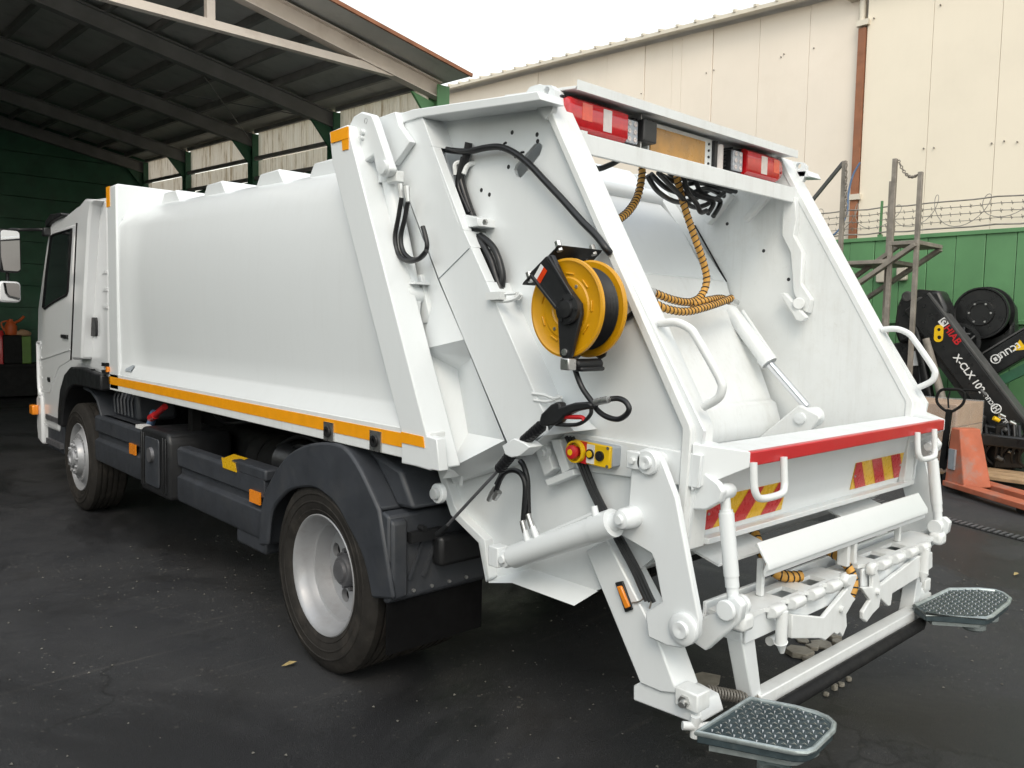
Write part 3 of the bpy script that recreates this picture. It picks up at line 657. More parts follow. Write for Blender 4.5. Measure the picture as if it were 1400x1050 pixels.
a = MB(); a.lathe([(0,.055),(-.02,.05),(-.022,0)], (-1.232,3.44,.78),(1,0,0),20); obj('latch', a, 'hub_grey', bt)
a = MB(); a.box(-1.03,-.97,3.22,3.30,.90,1.16); obj('body_bracket', a, 'chassis_black', truck)
a = MB(); a.cyl((-1.10,3.55,1.10),(-1.10,3.75,1.02),.022); a.cyl((-1.10,3.75,1.02),(-1.10,3.84,.99),.028); obj('hydraulic_lever', a, 'signal_red', truck)
# cab-side ribbed mudguard behind the front wheel
def arch(mb, cy, cz, prof, x0, x1, th=.03):
    n = len(prof); vs = []
    for x in (x0, x1):
        for (yy, zz) in prof: vs.append((x, yy, zz))
        for (yy, zz) in prof:
            d = Vector((cy-yy, cz-zz)).normalized()*th; vs.append((x, yy+d.x, zz+d.y))
    fs = []
    for i in range(n-1):
        fs += [(i,i+1,2*n+i+1,2*n+i),(n+i,n+i+1,3*n+i+1,3*n+i),(i,i+1,n+i+1,n+i),(2*n+i,2*n+i+1,3*n+i+1,3*n+i)]
    fs += [(0,n,3*n,2*n),(n-1,2*n-1,4*n-1,3*n-1)]
    return mb.add(vs, fs)
prof = [(FWY-.58+.0,.55),(FWY-.60,.75),(FWY-.56,.92),(FWY-.45,1.04),(FWY-.28,1.10),(FWY-.05,1.12)]
a = MB(); arch(a, FWY, .5, prof, -1.14, -.72); fm = obj('front_mudguard', a, 'grey_plastic', truck, bevel=.008)
a = MB(); a.plate([(4.40,.90),(4.98,.90),(4.95,1.0),(5.05,1.13),(4.95,1.2),(4.45,1.17)], 'x', -1.02, -.70); obj('splash_cover', a, 'grey_plastic', fm, bevel=.03)
for k in range(6):
    yy = 4.48 + k*.09; a = MB(); a.tube([(-1.03,yy,.93),(-1.035,yy+.01,1.05),(-1.0,yy+.02,1.15)], .011, 6); obj('rib', a, 'grey_plastic', fm)
# rear mudguard
for s in (-1, 1):
    prof = [(1.793,0.495),(1.774,0.662),(1.72,0.796),(1.582,0.944),(1.427,1.054),(1.237,1.123),(1.024,1.156),(0.885,1.145),(0.777,1.082),(0.679,0.991),(0.602,0.91)]
    prof = [(p.x, p.y) for p in catmull([(y, z, 0) for y, z in prof], 4)]
    a = MB(); arch(a, RWY, .5, prof, s*1.213, s*.64, .035); rm = obj('rear_mudguard', a, 'grey_plastic', truck, bevel=.014)
    inner = [(0.655,0.503),(0.729,0.669),(0.869,0.795),(0.955,0.859),(1.057,0.897),(1.199,0.913),(1.411,0.867),(1.541,0.795),(1.642,0.699),(1.686,0.518)]
    inner = [(p.x, p.y) for p in catmull([(y, z, 0) for y, z in inner], 4)]
    a = MB(); a.plate(prof + [(0.489,0.544)] + inner, 'x', s*1.217, s*1.19); obj('side_lip', a, 'grey_plastic', rm, bevel=.012)
    p_ = [(0.885,1.145),(0.777,1.082),(0.679,0.991),(0.602,0.91)]; yb, zb = p_[-1]
    a = MB(); a.plate([p_[0], p_[1], p_[2], p_[3], (yb-.12,zb+.01), (yb-.02,1.08), (p_[0][0]-.1,1.13)], 'x', s*1.12, s*.64); obj('rear_shelf', a, 'grey_plastic', rm, bevel=.02)
    a = MB(); a.plate([(yb,zb-.004),(yb-.06,zb-.02),(yb-.075,.52),(yb-.05,.50),(yb-.02,.50)], 'x', s*1.205, s*.60); obj('rear_panel', a, 'grey_plastic', rm, bevel=.012)
    YB = yb-.07
    a = MB(); a.plate([(yb-.055,zb-.03),(yb-.085,zb-.045),(yb-.095,.53),(yb-.07,.52)], 'x', s*1.20, s*1.12); obj('corner_fold', a, 'grey_plastic', rm, bevel=.012)
    for k in range(4):
        x = s*(1.09-.07*k); a = MB(); a.tube([(x+s*.02,p_[0][0]-.02,1.135),(x+s*.01,p_[1][0],p_[1][1]+.01),(x,p_[2][0],p_[2][1]+.008),(x,p_[3][0]+.01,p_[3][1]+.03)], .008, 6, 3); obj('rib', a, 'grey_plastic', rm)
    a = MB(); a.box(min(s*.98,s*.66), max(s*.98,s*.66), YB-.07, YB, .64, .78); obj('lamp_bracket', a, 'black_plastic', rm, bevel=.02)
    for k in range(4):
        a = MB(); a.cyl((s*(1.08-.1*k),YB-.012,.545),(s*(1.08-.1*k),YB,.545),.008,seg=10); obj('screw', a, 'steel', rm)
    for k in range(2):
        a = MB(); a.beam((s*(1.11-.08*k),YB-.006,.60),(s*(1.03-.08*k),YB+.004,.76),.014,.02,(0,1,0)); obj('stiffener', a, 'grey_plastic', rm)
    a = MB(); a.cyl((s*1.04,YB-.03,.82),(s*1.04,YB+.02,.82),.014,seg=10); a.box(s*1.02-.09,s*1.02+.09,YB-.03,YB+.005,.765,.81); obj('catch_plate', a, 'black_plastic', rm)
    a = MB(); a.box(min(s*1.20,s*.66), max(s*1.20,s*.66), .55, .562, .27, .52); obj('mud_flap', a, 'flap_rubber', truck)

# ------------------------------------------------------------------ cab
CX = 1.15
side = [(4.66,1.22)] + [(4.636,2.69),(5.014,2.711),(5.248,2.723),(5.591,2.7),(5.936,2.654),(6.195,2.663)] + [(6.413,2.654),(6.532,2.58),(6.833,2.146),(7.046,1.819),(7.113,1.443),(7.163,0.909)] + [(6.98,.60),(6.32,.60),(6.18,.95),(5.98,1.16),(5.55,1.27),(5.0,1.25)]
a = MB(); a.plate(side, 'x', -CX, CX)
cab = obj('cab', a, 'cab_white', truck, bevel=.05)
cab.modifiers['bevel'].segments = 4
X0 = -CX-.006
a = MB(); a.plate([(5.531,2.542),(6.313,2.542),(6.456,2.483),(6.719,2.106),(6.929,1.782),(6.99,1.447),(7.035,0.957),(6.584,0.968),(6.462,1.07),(6.228,1.24),(5.833,1.327),(5.748,1.484)], 'x', X0, X0+.03)
dr = obj('door', a, 'cab_white', cab, bevel=.012)
WN = [(5.647,2.506),(6.299,2.499),(6.383,2.484),(6.579,2.173),(6.756,1.818),(6.698,1.803),(6.296,1.871),(5.873,1.927),(5.82,1.96)]
a = MB(); a.plate(WN, 'x', X0-.004, X0+.02); obj('side_window', a, 'glass_dark', cab)
a = MB(); a.tube([(X0-.006,y,z) for y,z in WN], .011, 6, closed=True); obj('window_seal', a, 'black_rubber', cab)
a = MB(); hp = (5.952,1.545); a.box(X0-.02, X0+.01, hp[0]-.10, hp[0]+.10, hp[1]-.018, hp[1]+.018); obj('door_handle', a, 'black_plastic', cab, bevel=.006)
a = MB(); a.beam(*[(-1.157,5.797,1.429),(-1.157,6.97,1.284)], .012, .012, (1,0,0)); obj('door_crease', a, 'cab_white', cab)
a = MB(); a.beam(*[(-1.155,5.787,1.336),(-1.155,5.511,2.547)], .012, .012, (1,0,0)); obj('door_gap', a, 'black_rubber', cab)
a = MB(); a.plate([(5.436,1.352),(5.141,1.371),(5.02,1.931),(4.859,2.519),(4.791,2.63),(4.71,2.663),(4.952,2.693),(5.102,2.66),(5.201,2.487),(5.327,1.936)], 'x', -CX-.085, -CX+.02); obj('air_intake_fairing', a, 'cab_white', cab, bevel=.025)
a = MB(); vy = [(4.952,1.726),(5.239,1.568)]; a.plate(rrect(vy[0][0],vy[1][0],vy[1][1],vy[0][1],.03), 'x', X0-.012, X0+.01); obj('vent_cover', a, 'black_plastic', cab, bevel=.006)
for z in (1.27,1.33):
    a = MB(); a.box(X0-.02, X0+.01, 4.68, 4.78, z, z+.03); obj('cab_latch', a, 'black_plastic', cab)
a = MB(); a.box(X0-.012, X0+.01, 5.06, 5.12, 1.25, 1.29); obj('cap', a, 'black_plastic', cab)
for k in range(3):
    z = 1.80+.14*k; a = MB(); a.box(X0-.004, X0+.01, 4.68, 4.80, z, z+.025); obj('louvre', a, 'cab_white', cab)
# wheel arch
prof = [(6.14,.70),(6.13,.85),(6.04,1.05),(5.88,1.20),(5.66,1.28),(5.30,1.29),(4.75,1.26)]
inn = [(4.75,1.13),(5.30,1.13),(5.58,1.12),(5.76,1.07),(5.90,.96),(5.98,.82),(6.0,.70)]
a = MB(); a.plate(prof+inn, 'x', -CX-.045, -CX+.3); obj('wheel_arch', a, 'black_plastic', cab, bevel=.015)
a = MB(); a.plate([(6.13,.40),(6.13,.98),(6.70,.98),(6.82,.80),(6.82,.40)], 'x', -CX+.02, -CX+.4); stp = obj('entry_step', a, 'grey_plastic', cab, bevel=.02)
for z in (.46,.70):
    a = MB(); a.box(-CX-.012, -CX+.1, 6.2, 6.75, z, z+.05); obj('tread', a, 'hub_grey', stp)
a = MB(); a.plate([(6.88,.42),(7.06,.45),(7.10,.60),(7.10,.90),(7.02,.94),(6.88,.92)], 'x', -CX-.02, CX+.02); bp_ = obj('front_bumper', a, 'cab_white', cab, bevel=.03)
a = MB(); a.box(-CX-.08,-CX-.02,6.98,7.12,.72,.82); obj('indicator', a, 'marker_amber', bp_, bevel=.012)
a = MB(); a.plate([(5.935,2.673),(6.327,2.695),(6.526,2.642),(6.503,2.584),(6.333,2.62),(5.937,2.647)], 'x', -CX-.03, CX+.03); obj('sun_visor', a, 'black_plastic', cab, bevel=.01)
a = MB(); ws = [(6.533,2.566),(7.01,1.878)]; a.plate([ws[0],ws[1],(ws[1][0]+.012,ws[1][1]),(ws[0][0]+.012,ws[0][1])], 'x', -1.05, 1.05); obj('windscreen', a, 'glass_dark', cab)
for z in (1.0,1.1,1.2,1.3,1.4):
    a = MB(); a.box(-CX-.01, -CX+.25, 6.87, 6.97, z, z+.02); obj('corner_guard_rung', a, 'cab_white', cab)
a = MB(); a.tube([(-CX+.0,6.9,1.46),(-CX-.01,6.99,1.46),(-CX-.01,7.0,1.4),(-CX-.01,6.99,1.0),(-CX,6.92,.92)], .018, 8, 3); obj('corner_guard', a, 'cab_white', cab)
a = MB(); a.box(X0-.006,X0+.01,6.55,6.66,1.08,1.13); obj('repeater', a, 'black_plastic', cab, bevel=.01)
# mirrors on an arm
MY = 6.62
mc = [Vector(p) for p in [(-1.463,6.62,2.343),(-1.471,6.62,1.954)]]; m_ = mc[0]
top = Vector((-1.16,6.489,2.548))
ma = MB(); ma.tube([top+Vector((.05,0,0)), top+Vector((-.06,.02,.01)), Vector((m_.x+.12,MY+.08,m_.z+.215)), Vector((m_.x+.02,MY+.08,m_.z+.205)), Vector((m_.x,MY+.08,m_.z+.12)), Vector((mc[1].x,MY+.08,mc[1].z))], .015, 8, 4)
mr = obj('mirror_arm', ma, 'black_plastic', truck)
a = MB(); a.box(top.x-.05, top.x+.03, top.y-.05, top.y+.05, top.z-.05, top.z+.03); obj('arm_mount', a, 'black_plastic', mr, bevel=.012)
for (c_, hh, nm) in ((mc[0], .205, 'mirror_head'), (mc[1], .10, 'wide_angle_mirror_head')):
    R = Matrix.Rotation(.12, 3, 'Z')
    def put(mb): mb.v = [tuple(R @ Vector((x,y,0)) + Vector((c_.x, MY, z))) for x, y, z in mb.v]; return mb
    a = MB(); a.plate(rrect(-.095,.095,c_.z-hh,c_.z+hh,.04), 'y', -.02, .09); obj(nm, put(a), 'cab_white' if hh < .15 else 'black_plastic', mr, bevel=.02)
    a = MB(); a.plate(rrect(-.08,.08,c_.z-hh+.015,c_.z+hh-.015,.03), 'y', -.026, -.018); obj('mirror_glass', put(a), 'mirror_glass', mr)

# ------------------------------------------------------------------ cargo body
BX = 1.2
fr_f = [(1.015,2.46),(0.42,1.281)]        # front edge of the rear frame
def yr(z): return fr_f[0][0] + (fr_f[1][0]-fr_f[0][0])*(z-fr_f[0][1])/(fr_f[1][1]-fr_f[0][1])
YF = 4.46
def sec(y):
    zr = 2.462 + .036*y
    return [(1.285,1.198),(1.30,1.19),(1.365,1.128),(1.385,1.122),(1.50,1.128),(1.70,1.145),(1.95,1.155),(2.15,1.148),(zr-.20,1.120),(zr-.11,1.085),(zr-.05,1.035),(zr-.015,.965),(zr,.88),(zr+.012,.45),(zr+.015,0)]
def smooth01(t): t = min(1, max(0, t)); return t*t*(3-2*t)
vs = []; ns = 40; nt_ = len(sec(0))
for i in range(ns+1):
    u = i/ns
    for k in range(nt_):
        z, x = sec(YF + (0.6-YF)*u)[k]
        yb = yr(min(z, 2.45)) - .04; y = YF-.03 + (yb-(YF-.03))*(u**0.8)
        z, x = sec(y)[k]
        f = smooth01((YF - .12 - y)/.42)
        xx = x + (min(1.19, BX) - x)*(1-f)*(1 if k < 9 else .5)
        vs.append((-xx, y, z))
fs = [(i*nt_+k, i*nt_+k+1, (i+1)*nt_+k+1, (i+1)*nt_+k) for i in range(ns) for k in range(nt_-1)]
a = MB(); a.add(vs, fs); b2 = a.mirror(); a.add(b2.v, b2.f)
a.add([(-1.18,YF-.05,1.2),(1.18,YF-.05,1.2),(1.18,YF-.05,2.55),(-1.18,YF-.05,2.55)], [(0,1,2,3)])
a.add([(-1.15,YF,1.17),(1.15,YF,1.17),(1.15,.3,1.17),(-1.15,.3,1.17)], [(0,1,2,3)])
body = obj('cargo_body', a, 'white_paint', truck, smooth=50)
ff = MB(); zt = 2.74
ff.plate([(-BX,1.163),(-BX,zt-.01),(-BX+.02,zt),(BX-.02,zt),(BX,zt-.01),(BX,1.163),(BX-.05,1.163),(BX-.05,zt-.27),(-BX+.05,zt-.27),(-BX+.05,1.163)], 'y', YF-.20, YF+.02)
obj('front_frame', ff, 'white_paint', body, bevel=.012)
ff = MB(); ff.plate([(-1.19,1.2),(1.19,1.2),(1.19,2.72),(-1.19,2.72)], 'y', YF-.02, YF+.012); obj('front_wall', ff, 'white_paint', body)
for s in (-1, 1):
    r = MB(); r.box(min(s*BX,s*1.12), max(s*BX,s*1.12), .26, YF+.018, 1.16, 1.288); obj('bottom_rail', r, 'white_worn', body, bevel=.004)
    r = MB(); r.box(min(s*BX,s*(BX+.003)), max(s*BX,s*(BX+.003)), .31, YF+.017, 1.205, 1.265); obj('orange_stripe', r, 'orange_tape', body)
    r = MB(); r.box(min(s*(BX-.1),s*(BX+.003)), max(s*(BX-.1),s*(BX+.003)), YF+.002, YF+.0235, 1.205, 1.265); obj('orange_stripe', r, 'orange_tape', body)
    # slanting rear frame
    poly = [(1.049,2.601),(0.888,2.608),(0.843,2.507),(0.205,1.149),(0.244,1.137),(0.434,1.143),(0.447,1.278),(1.021,2.461)]
    r = MB(); r.plate(poly, 'x', s*(BX+.012), s*1.08); rf = obj('rear_frame', r, 'white_paint', body, bevel=.006)
    r = MB(); r.plate([(0.44,1.273),(0.285,1.27),(0.274,1.226),(0.434,1.228)], 'x', s*(BX+.016), s*(BX+.0125)); obj('orange_stripe', r, 'orange_tape', rf)
    r = MB(); r.plate([(1.028,2.596),(0.874,2.597),(0.873,2.497),(0.923,2.498),(0.93,2.548),(1.021,2.545)], 'x', s*(BX+.016), s*(BX+.0125)); r.plate([(1.028,2.596),(0.874,2.597),(0.873,2.545),(1.021,2.545)], 'x', s*(BX+.018), s*(BX+.0125)); obj('orange_corner_tape', r, 'orange_tape', rf)
    r = MB(); r.plate([(0.442,1.285),(0.42,1.293),(0.399,1.283),(0.199,1.27),(0.177,1.144),(0.439,1.139)], 'x', s*(BX+.0115), s*1.165); obj('frame_foot', r, 'white_paint', rf, bevel=.004)
r = MB(); r.box(-BX-.003, -BX, YF-.06, YF+.018, 2.58, 2.735); r.box(-BX-.0035, -BX+.1, YF+.0205, YF+.0235, 2.58, 2.735); obj('orange_corner_tape', r, 'orange_tape', body)
if 0:
    pass
for yy, zz in [(1.054,1.205),(0.648,1.208)]:
    r = MB(); r.box(-BX-.008, -BX-.003, yy-.045, yy+.045, zz-.045, zz+.045); sk = obj('socket_plate', r, 'steel', body)
    r = MB(); r.lathe([(-.006,.026),(-.014,.026),(-.014,.012),(-.002,.012),(-.002,0)], (-BX-.006,yy,zz),(1,0,0),16); obj('socket_hole', r, 'black_plastic', sk)
r = MB(); r.add([(-1.178,4.16,1.322),(-1.178,4.02,1.322),(-1.142,4.04,1.368),(-1.142,4.18,1.368)], [(0,1,2,3)]); r.v = [(x-.006,y,z+.004) for x,y,z in r.v]; obj('reflector_patch', r, 'foil_patch', body)
# roof ribs
for y in (3.75, 2.95, 2.15, 1.5):
    r = MB(); zr = 2.462+.036*y
    r.plate([(y-.20,zr-.04),(y-.12,zr+.055),(y+.12,zr+.055),(y+.20,zr-.04)], 'x', -.98, .98); obj('roof_rib', r, 'white_paint', body, bevel=.012)
# small vent on the rail front, clearance lamp
r = MB(); r.box(-BX-.02, -BX+.02, YF+.02, YF+.05, 1.30, 1.34); obj('clearance_lamp', r, 'marker_amber', body)

# ------------------------------------------------------------------ tailgate shell
SH = [(0.929,2.68),(0.585,2.64),(-0.077,2.591),(-0.852,1.396),(-0.837,1.274),(-0.805,1.02),(-0.679,0.947),(-0.59,0.867),(-0.43,0.765),(-0.322,0.72),(0.046,0.69),(0.192,0.654),(0.259,0.798),(0.449,0.877),(0.482,0.924),(0.55,1.073),(0.789,1.63)]
slot = [(0.082,2.346),(0.068,2.319),(0.042,2.31),(0.001,2.336),(-0.063,2.384),(-0.078,2.415),(-0.062,2.431),(-0.033,2.43),(0.028,2.391),(0.074,2.363)]
vent = [(0.555,2.493),(0.366,2.459),(0.374,2.405),(0.402,2.332),(0.32,2.176),(0.388,2.175),(0.43,2.241)]
tail = None
for s in (-1, 1):
    a = MB(); a.plate(SH, 'x', s*.93, s*.915, holes=[slot, vent] if s < 0 else ())
    if s < 0: tail = obj('tailgate', a, 'white_paint', truck)
    else: obj('side_sheet', a, 'white_paint', tail)
    a = MB(); a.plate([(.95,2.62),(-.06,2.62),(-.785,1.41),(-.785,1.02),(-.55,.85),(-.25,.74),(.1,.74),(.5,1.0),(.75,1.5)], 'x', s*.845, s*.83); obj('hopper_wall', a, 'white_worn', tail)
    # rear flange along the slanting edge and down the corner post
    a = MB(); a.plate([(-.045,2.645),(-.078,2.645),(-.815,1.415),(-.822,1.39),(-.80,.99),(-.77,.99),(-.785,1.40)], 'x', s*.955, s*.825); obj('rear_flange', a, 'white_worn', tail, bevel=.005)
    a = MB(); a.plate([(0.87,2.651),(0.605,2.653),(-0.176,2.577),(-0.196,2.542),(0.556,2.61),(0.809,2.605)], 'x', s*1.058, s*.935); obj('top_flange', a, 'white_paint', tail, bevel=.004)
    a = MB(); hole = circle(*(-0.125,2.608), .016, 12); a.plate([(-0.005,2.618),(-0.033,2.64),(-0.069,2.641),(-0.148,2.623),(-0.168,2.603),(-0.169,2.575),(-0.155,2.527),(-0.125,2.502)], 'x', s*.962, s*.935, holes=[hole]); obj('lifting_eye', a, 'white_paint', tail)
    # pillar box: outer face, front and rear sides
    pil = [(0.742,2.436),(0.734,2.663),(0.572,2.641),(0.292,2.155),(0.018,1.764),(-0.245,1.378),(-0.258,1.333),(-0.061,1.24),(0.237,1.664),(0.411,1.914)]
    a = MB(); a.plate(pil, 'x', s*1.05, s*1.038); pl = obj('pillar', a, 'white_paint', tail, bevel=.003)
    L0 = [(0.572,2.641),(0.292,2.155),(0.018,1.764),(-0.245,1.378)]
    def along(t):
        k = min(int(t), 2); f = t-k; return (L0[k][0]+(L0[k+1][0]-L0[k][0])*f, L0[k][1]+(L0[k+1][1]-L0[k][1])*f)
    for t0, t1 in ((0, .34), (.34, 1.12), (1.12, 1.3), (1.3, 1.66), (1.66, 3)):
        p, q = along(t0), along(t1)
        narrow = (t0, t1) in ((.34, 1.12), (1.3, 1.66))
        a = MB(); x1 = 1.005 if narrow else .926
        a.add([(s*1.051,p[0]+.003,p[1]),(s*1.051,q[0]+.003,q[1]),(s*1.051,q[0]-.012,q[1]),(s*1.051,p[0]-.012,p[1]),(s*x1,p[0]+.003,p[1]),(s*x1,q[0]+.003,q[1]),(s*x1,q[0]-.012,q[1]),(s*x1,p[0]-.012,p[1])],
              [(0,1,2,3),(7,6,5,4),(0,4,5,1),(1,5,6,2),(2,6,7,3),(3,7,4,0)])
        obj('pillar_side', a, 'white_paint', pl, bevel=.0025)
    F0 = [(0.742,2.436),(0.411,1.914),(0.237,1.664),(-0.061,1.24)]
    for i in range(3):
        a = MB(); p, q = F0[i], F0[i+1]; a.add([(s*1.045,p[0],p[1]),(s*1.045,q[0],q[1]),(s*.92,q[0]+.01,q[1]),(s*.92,p[0]+.01,p[1])], [(0,1,2,3)]); obj('pillar_side', a, 'white_paint', pl)
    if s < 0:
        # seam and folded cover at the pillar head
        a = MB(); p, q = [(-1.051,0.409,1.917),(-1.051,0.207,2.034)]; a.beam(p, q, .002, .006, (1,0,0)); obj('seam', a, 'box_grey', pl)
        a = MB(); a.plate([(0.861,2.652),(0.697,2.655),(0.668,2.59),(0.583,2.508),(0.705,2.424),(0.758,2.499)], 'x', -1.085, -1.052); obj('head_cover', a, 'white_paint', pl, bevel=.004)
        a = MB(); p, q = [(-0.99,0.294,2.143),(-0.99,0.127,2.113)]; a.plate([(0.344,2.173),(0.272,2.176),(0.197,2.157),(0.191,2.124),(0.27,2.124),(0.328,2.141)], 'x', -1.02, -.928); cl = obj('clamp_plate', a, 'white_paint', pl, bevel=.003)
        yy, zz = (0.146,2.135); a = MB(); a.cyl((-1.028,yy,zz),(-1.018,yy,zz),.012,seg=6); obj('bolt', a, 'steel', cl)
        a = MB(); a.beam(*[(-1.06,-0.012,1.839),(-1.06,0.074,1.838)], .03, .03, (1,0,0)); a.tube([(-1.05,0.067,1.824),(-1.05,-0.01,1.817),(-1.05,-0.077,1.828),(-1.05,-0.101,1.844)], .007, 6, 3); a.tube([(-1.05,0.068,1.85),(-1.05,-0.018,1.845),(-1.05,-0.076,1.847)], .006, 6, 3); a.cyl((-0.99,-0.02,1.839), (-0.93,0.045,1.843), .016, seg=10); obj('latch', a, 'white_worn', pl)
        a = MB(); a.tube([(-1.05,-0.176,1.473),(-1.05,-0.242,1.472),(-1.05,-0.288,1.463),(-1.05,-0.328,1.471)], .007, 6, 3); a.tube([(-1.05,-0.185,1.449),(-1.05,-0.254,1.449),(-1.05,-0.299,1.461)], .006, 6, 3); a.cyl((-0.99,-0.248,1.457), (-0.93,-0.189,1.449), .015, seg=10); obj('latch', a, 'white_worn', pl)
        # hoses inside the openings
        for k, (pts, r_) in enumerate((
            ([(-0.97,0.513,2.486),(-0.97,0.425,2.464),(-0.97,0.326,2.447),(-0.97,0.209,2.445),(-0.97,0.119,2.434),(-0.97,0.031,2.396),(-0.97,-0.053,2.34),(-0.97,-0.135,2.272),(-0.97,-0.234,2.189),(-0.97,-0.328,2.107),(-0.97,-0.401,2.049),(-0.97,-0.447,2.003)] + [(-0.955,-0.455,1.986)], .0135),
            ([(-0.955,0.341,2.488),(-0.955,0.359,2.43),(-0.955,0.392,2.358),(-0.955,0.38,2.311),(-0.955,0.339,2.23),(-0.955,0.299,2.165)], .017),
            ([(-0.965,0.361,2.429),(-0.965,0.389,2.356),(-0.965,0.393,2.311),(-0.965,0.367,2.262),(-0.965,0.316,2.19)], .014),
            ([(-0.985,0.256,2.093),(-0.985,0.203,2.051),(-0.985,0.151,1.989),(-0.985,0.118,1.921),(-0.985,0.09,1.867)], .015),
            ([(-0.975,0.235,2.093),(-0.975,0.16,2.049),(-0.975,0.118,1.997),(-0.975,0.09,1.929),(-0.975,0.093,1.879)], .014),
            ([(-0.995,0.248,2.068),(-0.995,0.2,2.006),(-0.995,0.152,1.939),(-0.995,0.114,1.87)], .013))):
            a = MB(); a.tube(pts, r_, 10, 6); obj('hydraulic_hose', a, 'hose_rubber', truck)
        for p, q in (((-0.97,0.408,2.358), (-0.97,0.414,2.401)), ((-0.96,0.366,2.36), (-0.95,0.359,2.391))):
            a = MB(); a.tube([p, q, Vector(q)+Vector((.012,-.012,.012)), Vector(q)+Vector((.03,-.03,.014))], .011, 8, 3); obj('hose_elbow', a, 'white_worn', pl)
        for pts in ([(-0.975,0.102,1.88),(-0.975,0.087,1.85)], [(-0.985,0.131,1.886),(-0.985,0.112,1.85)]):
            a = MB(); a.cyl(pts[0], pts[1], .015, seg=8); obj('hose_fitting', a, 'steel', pl)
        for pts in ([(-0.955,0.144,2.429),(-0.955,0.114,2.451),(-0.955,0.105,2.452)], [(-0.955,0.052,2.387),(-0.955,0.01,2.401),(-0.955,0.001,2.4)]):
            a = MB(); a.tube(pts, .005, 6); obj('cable_tie', a, 'hose_rubber', pl)
    # small drilled holes in the side sheet
    if s < 0:
        for (yy, zz) in [(0.098,2.495),(-0.046,2.464),(0.116,2.362),(0.283,2.288),(0.231,2.264),(-0.05,2.438)]:
            a = MB(); a.lathe([(.002,.009),(-.001,.009),(-.001,0)], (-.93,yy,zz), (1,0,0), 10); obj('drill_hole', a, 'black_plastic', tail)
    # bottom skirt
    q = [(-0.93,0.259,0.804),(-0.93,0.192,0.648),(-0.93,-0.065,0.757),(-0.93,-0.423,0.758)]; w = [(-1,0.176,0.827),(-1,0.111,0.667),(-1,-0.031,0.703),(-1,-0.369,0.703)]
    a = MB(); pts = [(s*abs(x),y,z) for x,y,z in q+w]
    a.add(pts, [(0,1,5,4),(1,2,6,5),(2,3,7,6)]); obj('bottom_skirt', a, 'white_paint', tail)
